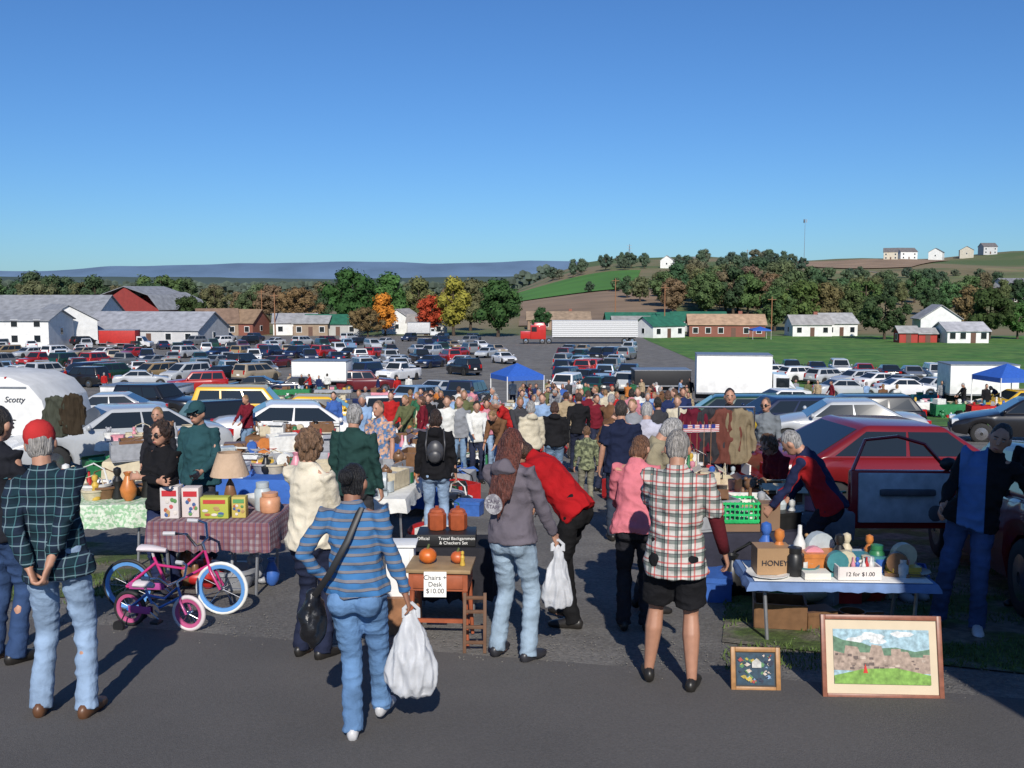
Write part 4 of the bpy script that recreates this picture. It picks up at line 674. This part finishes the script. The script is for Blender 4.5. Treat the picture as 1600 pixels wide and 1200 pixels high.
# bikes
def bike(loc,rz,r,wb,fc,label,tc=((.7,.7,.67),(.7,.7,.67)),train=0,fk=(.1,.3,.7),tw=.016,fork=None):
    rt=root('bicycle',loc,rz,label,'bicycle'); fm=lambda *s:[m.tube(a,.013 if r>.2 else .011,7) for a in s]
    bbv=(-wb*.08,0,r*1.0); st=(-wb*.22,0,r*2.1); hd=(wb*.33,0,r*2.4); hl=(wb*.37,0,r*1.85)
    m=M(); fm([st,bbv],[bbv,hl],[(-wb*.18,0,r*1.8),(wb*.1,0,r*1.7),hd],[hd,hl]); 
    for s_ in(-1,1): fm([bbv,(-wb/2,s_*.04,r)],[(-wb*.19,0,r*1.9),(-wb/2,s_*.04,r)])
    ob('frame',m,paint,rt,fc,smooth=60); m=M()
    for s_ in(-1,1): fm([hl,(wb*.4,s_*.04,r*1.7),(wb/2,s_*.04,r)])
    ob('fork',m,paint,rt,fork or fk,smooth=60); m=M(); fm([hd,(wb*.3,0,r*2.7)]); 
    for s_ in(-1,1): fm([(wb*.3,0,r*2.65),(wb*.3,s_*.12,r*2.7),(wb*.25,s_*.2,r*3.2),(wb*.15,s_*.23,r*3.25)])
    ob('handlebar',m,chrome,rt,smooth=60)
    for s_ in(-1,1): m=M(); m.tube([(wb*.15,s_*.23,r*3.25),(wb*.03,s_*.24,r*3.25)],.018,8); ob('grip',m,flat,rt,(.5,.5,.52))
    m=M(); m.tube([(-wb*.36,0,r*2.42),(-wb*.24,0,r*2.42),(-wb*.08,0,r*2.35)],[(.075,.03),(.06,.028),(.02,.02)],10,side=(0,1,0)); m.tube([st,(-wb*.24,0,r*2.4)],.012,6); ob('saddle',m,flat,rt,(.55,.5,.52),smooth=60)
    for j,s_ in enumerate((-1,1)):
        m=M(); n=28; N=8
        for i in range(n):
            q=2*pi*i/n
            for k in range(N): a=2*pi*k/N; rr=r-tw+tw*math.cos(a); m.v.append((rr*math.cos(q),tw*math.sin(a),rr*math.sin(q)))
        m.f=[(i*N+k,((i+1)%n)*N+k,((i+1)%n)*N+(k+1)%N,i*N+(k+1)%N) for i in range(n) for k in range(N)]; w=ob('wheel',m,flat,rt,tc[j],smooth=180); w.location=(s_*wb/2,0,r)
        m=M(); m.lathe([(r-.058,-.01),(r-tw*1.7,-.014),(r-tw*1.7,.014),(r-.058,.01),(r-.058,-.01)],n=28,axis='Y'); m.f=m.f[:-2]; ob('rim',m,flat,w,fk,smooth=40); m=M()
        for i in range(14): q=2*pi*i/14; m.tube([(0,.012*(-1)**i,0),((r-.05)*math.cos(q),0,(r-.05)*math.sin(q))],.0018,4)
        m.tube([(0,-.04,0),(0,.04,0)],.015,8); ob('spokes',m,chrome,w)
    m=M(); m.lathe([(.06,-.03),(.062,-.026),(.055,-.024)],bbv,18,'Y'); m.tube([V(bbv)+V((0,-.06,0)),V(bbv)+V((.08,-.06,-.06))],.008,6); m.tube([V(bbv)+V((0,.06,0)),V(bbv)+V((-.08,.06,.06))],.008,6); ob('crank',m,chrome,rt)
    for s_ in(-1,1): m=M(); m.box(V(bbv)+V((-s_*.08,s_*.1,s_*.06)),(.07,.08,.02)); ob('pedal',m,black,rt)
    m=M(); m.box((-wb*.28,-.045,r*1.05),(wb*.38,.008,.06)); ob('chain_guard',m,flat,rt,(.4,.06,.25),bev=.003)
    if train:
        for s_ in(-1,1): m=M(); m.tube([(-wb/2,s_*.05,r),(-wb/2,s_*.14,.06)],.006,6); m.lathe([(.03,-.012),(.048,-.014),(.048,.014),(.03,.012)],(-wb/2,s_*.155,.05),14,'Y'); ob('training_wheel',m,black,rt)
bike(at(275,958),rad(-6),.235,.84,(.5,.03,.16),'larger pink bicycle with white front tyre and blue rims standing behind',tc=((.02,.02,.02),(.7,.7,.66)),fork=(.5,.03,.16),fk=(.1,.28,.6))
bike(at(250,982),rad(-14),.15,.54,(.03,.14,.45),'small blue and pink child bicycle with training wheels in front',train=1,fk=(.45,.08,.2),tc=((.02,.02,.02),(.62,.56,.56)),tw=.018,fork=(.4,.06,.2))
# centre desk
Dk=at(690,1000); rt=root('desk',Dk,rad(-4),'small orange brown wooden desk in the centre foreground','desk'); orw=mat('orange_wood',(.33,.09,.04),.45,var=.25,s=10)
m=M(); m.box((0,0,.6),(.5,.4,.03)); ob('desktop',m,mat('worn_top',(.3,.2,.1),.6),rt,bev=.005); m=M(); m.box((0,0,.515),(.45,.35,.14)); ob('apron',m,orw,rt); m=M(); m.box((0,-.18,.515),(.38,.015,.1)); dw=ob('drawer',m,orw,rt,bev=.004); m=M(); m.ell((0,-.2,.515),.014,8); ob('knob',m,chrome,dw)
for x in(-1,1):
    for y in(-1,1): m=M(); m.tube([(x*.2,y*.15,.45),(x*.225,y*.17,0)],[.022,.013],8); ob('leg',m,orw,rt)
m=M(); m.box((0,.1,.12),(.42,.02,.03)); ob('stretcher',m,orw,rt)
m=M(); m.box((0,0,0),(.17,.003,.19)); sg=ob('price_sign',m,paper,None); sg.location=Dk+V((-.03,-.22,.51)); sg.rotation_euler=(rad(-6),0,rad(-2)); tag(sg,'white handwritten paper price sign on the front of the small desk','sign'); text('Chairs +\nDesk\n$10.00',.05,(0,-.004,.0),(rad(90),0,0),ink,sg)
def pumpkin(loc,s,c,label):
    m=M(); n=24; vs=[]
    for i in range(1,8):
        th=pi*i/8
        for k in range(n): q=2*pi*k/n; rr=math.sin(th)*(1-.1*abs(math.cos(q*4))); vs.append((rr*math.cos(q)*s,rr*math.sin(q)*s,s*.8+s*.8*math.cos(th)))
    fs=[(i*n+k,(i+1)*n+k,(i+1)*n+(k+1)%n,i*n+(k+1)%n) for i in range(6) for k in range(n)]+[tuple(range(n)),tuple(reversed(range(6*n,7*n)))]; m.add(vs,fs)
    rt=root('pumpkin',loc,0,label,'pumpkin'); ob('rind',m,ware,rt,c,smooth=60); m=M(); m.tube([(0,0,s*1.5),(.01,0,s*2)],[.012,.008],6); ob('stem',m,ware,rt,(.1,.12,.03))
pumpkin(Dk+V((-.1,-.02,.617)),.075,(.55,.13,.02),'glossy orange pumpkin ornament on the left of the small desk'); pumpkin(Dk+V((.13,-.02,.617)),.06,(.5,.11,.03),'smaller decorated pumpkin ornament on the right of the small desk'); it('figurine',Dk+V((.17,-.08,.617)),'yellow','yellow figurine in front of the smaller pumpkin',0,.4)
Bt=at(700,955); table(Bt,0,.75,.45,.62,'low table behind the small wooden desk',(.02,.02,.025),drop=.45)
m=M(); m.box((0,0,.05),(.5,.3,.1)); o=ob('game_box',m,black,None,bev=.003); o.location=Bt+V((0,-.05,.63)); tag(o,'black game box with white lettering behind the small desk','box'); text('Official       Travel Backgammon\n            & Checkers Set',.038,(0,-.153,.05),(rad(90),0,0),paper,o)
can=lm([(.075,0),(.082,.02),(.082,.13),(.072,.145),(.066,.15),(.07,.155),(.055,.175),(.015,.185),(.02,.2),(0,.205)],8)
for i in(-1,1): c_=ob('canister',can,ware,None,(.34,.08,.03),smooth=30); c_.location=Bt+V((i*.09,.0,.735)); tag(c_,['left','right'][i>0]+' orange brown ceramic canister on top of the black game box','canister')
m=M(); m.box((0,0,.2),(.22,.2,.4)); m.box((0,0,.41),(.26,.24,.02)); m.box((0,-.105,.3),(.16,.02,.14)); o=ob('cabinet',m,white,None,bev=.004); o.location=at(628,985)+V((0,0,.35)); tag(o,'small white cabinet left of the black game box','cabinet'); o.location.z=Bt.z+.37
m=M(); m.box((0,0,-.2),(.3,.3,.4)); q=ob('stand',m,woodm,o); 
sl=M(); 
for s_ in(-1,1): sl.box((s_*.075,0,.22),(.025,.03,.44),rx=-.2)
for zz in (.08,.19,.3,.4): sl.box((0,(.22-zz)*-.2,zz),(.15,.02,.025))
o=ob('step_ladder',sl,mat('dark_wood',(.13,.065,.035),.7,s=14),None,bev=.003); o.location=at(742,1018); tag(o,'small wooden step ladder leaning right of the desk','ladder')
# right table
Rt=at(1298,990); tz=.52
table(Rt,rad(-3),1.4,.62,.5,'folding table with blue cloth edge at the right front',(.1,.25,.55),mat('blue_sheet',(.12,.2,.38),.8),drop=.055,tm=white); fill(Rt,rad(-3),1.35,.55,.5,40,'the right front table',['bowl','jar','mug','book','plate','box','figurine','book','clock']); 
m=M(); m.box((0,0,0),(1.34,.56,.004)); o=ob('tablecloth',m,paper); o.location=Rt+V((0,-.02,.512)); o.rotation_euler=(0,0,rad(-3)); tag(o,'white paper spread over the blue cloth of the right front table','tablecloth')
for i in range(3): q=Rt+V((-.35+.3*i,R.uniform(.1,.25),.01)); q.z=T(q.x,q.y)+.01; it(['crate','box','pot'][i],q,'brown',f'brown container under the right front table, {ORD[i]} from the left',R.uniform(-.3,.3),1.0)
def lbox(loc,d,c,lb,tx=None,ts=.05,mt=None,rz=0,open_=0):
    m=M(); m.box((0,0,d[2]/2),d); 
    if open_: m=M(); [m.box(*q) for q in (((0,0,.01),(d[0],d[1],.02)),((0,-d[1]/2,d[2]/2),(d[0],.012,d[2])),((0,d[1]/2,d[2]/2),(d[0],.012,d[2])),((-d[0]/2,0,d[2]/2),(.012,d[1],d[2])),((d[0]/2,0,d[2]/2),(.012,d[1],d[2])))]
    o=ob('box',m,flat,None,c); o.location=loc; o.rotation_euler=(0,0,rz); tag(o,lb,'box')
    if tx: text(tx,ts,(0,-d[1]/2-.009,d[2]*.45),(rad(90),0,0),ink,o)
    return o
lbox(Rt+V((-.5,-.04,tz)),(.27,.2,.21),(.33,.2,.1),'brown cardboard carton marked HONEY on the right front table','HONEY',.06)
lbox(Rt+V((.12,-.17,tz)),(.32,.2,.1),(.72,.66,.62),'open white carton with handwritten price on the right front table','12 for $1.00',.045,open_=1)
for i in range(9): it(R.choice(['figurine','mug','bottle']),Rt+V((.0+.035*i,-.16+R.uniform(-.05,.05),tz+.02)),R.choice(['red','pink','white','blue']),f'little trinket in the open white price carton, {ORD[i]} from the left',0,.45)
lbox(Rt+V((-.2,-.2,tz)),(.2,.14,.05),(.7,.68,.6),'flat white box between the honey and price cartons'); lbox(Rt+V((-.3,.05,tz)),(.1,.08,.17),(.12,.2,.3),'small blue printed box right of the honey carton'); it('bottle',Rt+V((-.24,.1,tz)),'white','white lotion bottle beside the honey carton',0,1.2); it('pot',Rt+V((.45,.05,tz)),(.12,.12,.13),'dark saucepan at the right of the front table',2.8,1); it('plate',Rt+V((.6,-.1,tz)),'brown','brown plate at the right end of the front table'); it('teddy_bear',Rt+V((-.12,.18,tz)),(.35,.2,.08),'ginger plush toy on the right front table',0,.9)
Gt=P(1160,9.6); table(Gt,rad(5),1.3,.7,.6,'table behind the honey carton',(.03,.03,.045),drop=.4); fill(Gt,0,1.2,.6,.6,30,'the table behind the honey carton'); heap(Gt+V((0,-.5,0)),0,1.2,.3,9,'the table behind the honey carton')
G2=P(1235,10.4); table(G2,rad(8),1.2,.6,.66,'small table in front of the seated maroon woman',(.2,.2,.22),drop=.3); fill(G2,rad(8),1.1,.5,.66,24,'the table before the maroon woman'); heap(P(1330,8.9),rad(20),1.6,.5,12,'the feet of the navy and red man')
m=M()
for k in range(4):
    m.box((0,-.15,.03+.055*k),(.42,.012,.02)); m.box((0,.15,.03+.055*k),(.46,.012,.02)); m.box((-.21,0,.03+.055*k),(.012,.3,.02)); m.box((.21,0,.03+.055*k),(.012,.3,.02))
for k in range(10): m.box((-.2+.044*k,-.15,.11),(.012,.011,.2)); m.box((-.2+.044*k,.15,.11),(.012,.011,.2))
m.box((0,0,.01),(.42,.3,.012)); o=ob('basket',m,mat('green_plastic',(.02,.42,.12),.4)); o.location=Gt+V((-.08,-.15,.68)); tag(o,'bright green plastic laundry basket at the right stall','basket')
lbox(Gt+V((.24,-.2,.61)),(.18,.18,.26),(.2,.12,.07),'brown wooden cabinet box beside the green basket'); lbox(Gt+V((-.08,-.15,.6)),(.44,.3,.075),(.2,.12,.07),'flat brown box under the green basket')
# pictures
def pic(loc,w,h,rz,mtt,label,land):
    rt=root('framed_picture',loc,rz,label,'picture'); rt.rotation_euler=(rad(-14),0,rz); m=M(); t=.03
    for x in(-1,1): m.box((x*(w/2-t/2),0,h/2),(t,.03,h))
    for z in(0,1): m.box((0,0,t/2+z*(h-t)),(w-2*t,.03,t))
    ob('frame',m,mtt,rt,bev=.004); m=M(); m.box((0,.004,h/2),(w-2*t,.006,h-2*t)); ob('mat_board',m,mat('beige_board',(.6,.5,.36),.8,var=.04) if land else black,rt,None); iw=w-(5.2*t if land else 2.6*t); ih=h-(6*t if land else 2.6*t)
    def sh(pts,c,dy,nm,ja=0):
        if ja: pts=[(a+R.uniform(-ja,ja),max(-1,min(1,b+R.uniform(-ja,ja)))) for a,b in pts]
        m=M(); m.add([(max(-1,min(1,a))*iw/2,-dy,h/2+b*ih/2) for a,b in pts],[tuple(range(len(pts)))]); ob(nm,m,mat('canvas_paint',oc=True,rough=.7,var=.35,s=35),rt,c)
    if land:
        sh([(-1,-1),(1,-1),(1,1),(-1,1)],(.3,.44,.5),.002,'painted_sky')
        for k in range(9): a=R.uniform(-.7,.8); b=R.uniform(.5,.9); sh([(a+.17*math.cos(q),b+.1*math.sin(q)) for q in [i*.785 for i in range(8)]],(.6,.62,.62),.0025+k*.0001,'painted_cloud',.03)
        sh([(-1,-.2),(1,-.2),(1,.3),(.7,.2),(.3,.35),(-.1,.3),(-.4,.5),(-.8,.6),(-1,.75)],(.1,.19,.12),.004,'painted_hills')
        sh([(-1,-.5),(1,-.6),(1,.1),(.86,.1),(.86,.0),(.6,.0),(.55,.2),(.4,.2),(.4,.3),(.2,.3),(.2,.05),(.05,.05),(.0,.4),(-.2,.45),(-.25,.15),(-.45,.15),(-.5,.35),(-.75,.4),(-.78,.1),(-1,.2)],(.33,.25,.2),.005,'painted_ruins')
        for k in range(30): a=R.uniform(-.95,.95); b=R.uniform(-.45,.1); s=R.uniform(.02,.06); sh([(a-s,b-s),(a+s,b-s),(a+s,b+s),(a-s,b+s)],R.choice([(.2,.15,.12),(.42,.34,.28),(.12,.09,.08)]),.0055+k*.0001,'painted_stone',.01)
        sh([(-1,-1),(1,-1),(1,-.65),(.3,-.4),(-.4,-.45),(-1,-.7)],(.17,.32,.06),.009,'painted_meadow'); sh([(-.4,-.6),(-.3,-.6),(-.35,-.25)],(.5,.03,.02),.0095,'painted_figure')
    else:
        sh([(-1,-1),(1,-1),(1,1),(-1,1)],(.02,.05,.08),.002,'painted_ground')
        for k in range(60): a,b=R.uniform(-.85,.85),R.uniform(-.85,.85); s=R.uniform(.05,.16); sh([(a-s,b),(a,b-s),(a+s,b),(a,b+s)],R.choice([(.4,.3,.05),(.3,.05,.04),(.08,.2,.08),(.2,.3,.45),(.5,.42,.35),(.02,.03,.06)]),.003+k*.0002,'painted_flower',.04)
        sh([(-.2,.1),(.3,.1),(.3,.45),(.05,.7),(-.2,.45)],(.4,.4,.37),.016,'painted_cottage')
pic(at(1380,1092),.76,.52,rad(-3),mat('red_brown_frame',(.24,.09,.055),.4,s=30),'large framed landscape of ruins and meadow leaning at the right table',1)
pic(at(1181,1080),.32,.28,rad(-3),mat('oak_frame',(.34,.17,.06),.45,s=30),'small framed colourful picture left of the large landscape',0)
# coats, flags
def coat(loc,c,label,mt=None,w=.22,h=.8):
    m=M(); m.tube([(0,0,0),(0,0,-.06),(0,0,-.35),(0,0,-h)],[(.05,.04),(w*.8,.05),(w*.8,.06),(w,.07)],14)
    for s_ in(-1,1): m.tube([(s_*w*.6,0,-.06),(s_*w*.98,0,-.3),(s_*w*1.02,-.02,-.62)],[.05,.045,.04],10)
    o=remesh(m,.014,'hanging_coat',mt or cloth,None,c,amp=.04,ns=7,fold=1,st=(1.5,1,.6)); o.location=loc; tag(o,label,'coat')
coat(P(108,19)+V((0,0,1.75)),(.035,.025,.015),'dark brown coat hanging on the white camper'); coat(P(82,19)+V((0,0,1.7)),(.05,.055,.04),'olive coat hanging left of the brown coat')
for i,c in enumerate([(.1,.008,.02),(.03,.03,.035),(.12,.04,.03),(.2,.16,.1)]): coat(P(1085+i*24,14.3)+V((0,0,1.6)),c,'hanging coat, %s from the left on the rail at the right stalls'%ORD[i])
rt=root('clothes_rail',P(1122,14.35),0,'metal rail carrying the hanging coats','rail'); m=M(); m.tube([(-.55,0,1.62),(.55,0,1.62)],.014,6); ob('bar',m,chrome,rt)
for s_ in(-1,1): m=M(); m.tube([(s_*.55,0,0),(s_*.55,0,1.62)],.014,6); ob('upright',m,chrome,rt)
for i in range(5):
    rt=root('flag',P(1070+i*11,13)+V((0,0,1.25)),rad(10*i-20),'small striped flag on a stick, %s from the left at the right stall'%ORD[i],'flag'); m=M(); m.tube([(0,0,-.4),(0,0,.22)],.004,5); ob('stick',m,woodm,rt); m=M(); m.box((.06,0,.13),(.12,.004,.1)); f_=ob('cloth',m,mat('flag_stripes',(.6,.6,.6),layers=[(2,.022,0,.5,(.4,.02,.03),1)]),rt); m=M(); m.box((.03,-.004,.155),(.06,.004,.05)); ob('canton',m,flat,f_,(.02,.03,.2))
# ---------- camera light
cd=bpy.data.cameras.new('Camera'); cam=bpy.data.objects.new('Camera',cd); C.objects.link(cam); cam.location=(0,0,CZ); cam.rotation_euler=(pi/2-PT,0,0); cd.sensor_width=36; cd.lens=36*F/1600; cd.clip_end=30000; cd.clip_start=.1; sc.camera=cam
el=rad(33); d=V((-.06*math.cos(el),math.cos(el),-math.sin(el))); sl_=bpy.data.lights.new('Sun','SUN'); sl_.energy=4.9; sl_.angle=rad(.5); sl_.color=(1,.94,.85); so=bpy.data.objects.new('Sun',sl_); C.objects.link(so); so.rotation_euler=d.to_track_quat('-Z','Y').to_euler()
w=bpy.data.worlds.new('World'); sc.world=w; w.use_nodes=True; nt=w.node_tree; sk=nt.nodes.new('ShaderNodeTexSky'); sk.sky_type='NISHITA'; sk.sun_disc=False; sk.sun_elevation=el; sk.sun_rotation=rad(177); sk.air_density=1; sk.dust_density=.2; sk.ozone_density=2.5
bg=nt.nodes['Background']; bg.inputs[1].default_value=.09; mm=nt.nodes.new('ShaderNodeMixRGB'); mm.blend_type='MULTIPLY'; mm.inputs[0].default_value=1; mm.inputs[2].default_value=(.42,.72,1.12,1); nt.links.new(sk.outputs[0],mm.inputs[1]); nt.links.new(mm.outputs[0],bg.inputs[0])
sc.view_settings.view_transform='Standard'; sc.view_settings.look='None'; sc.view_settings.exposure=0
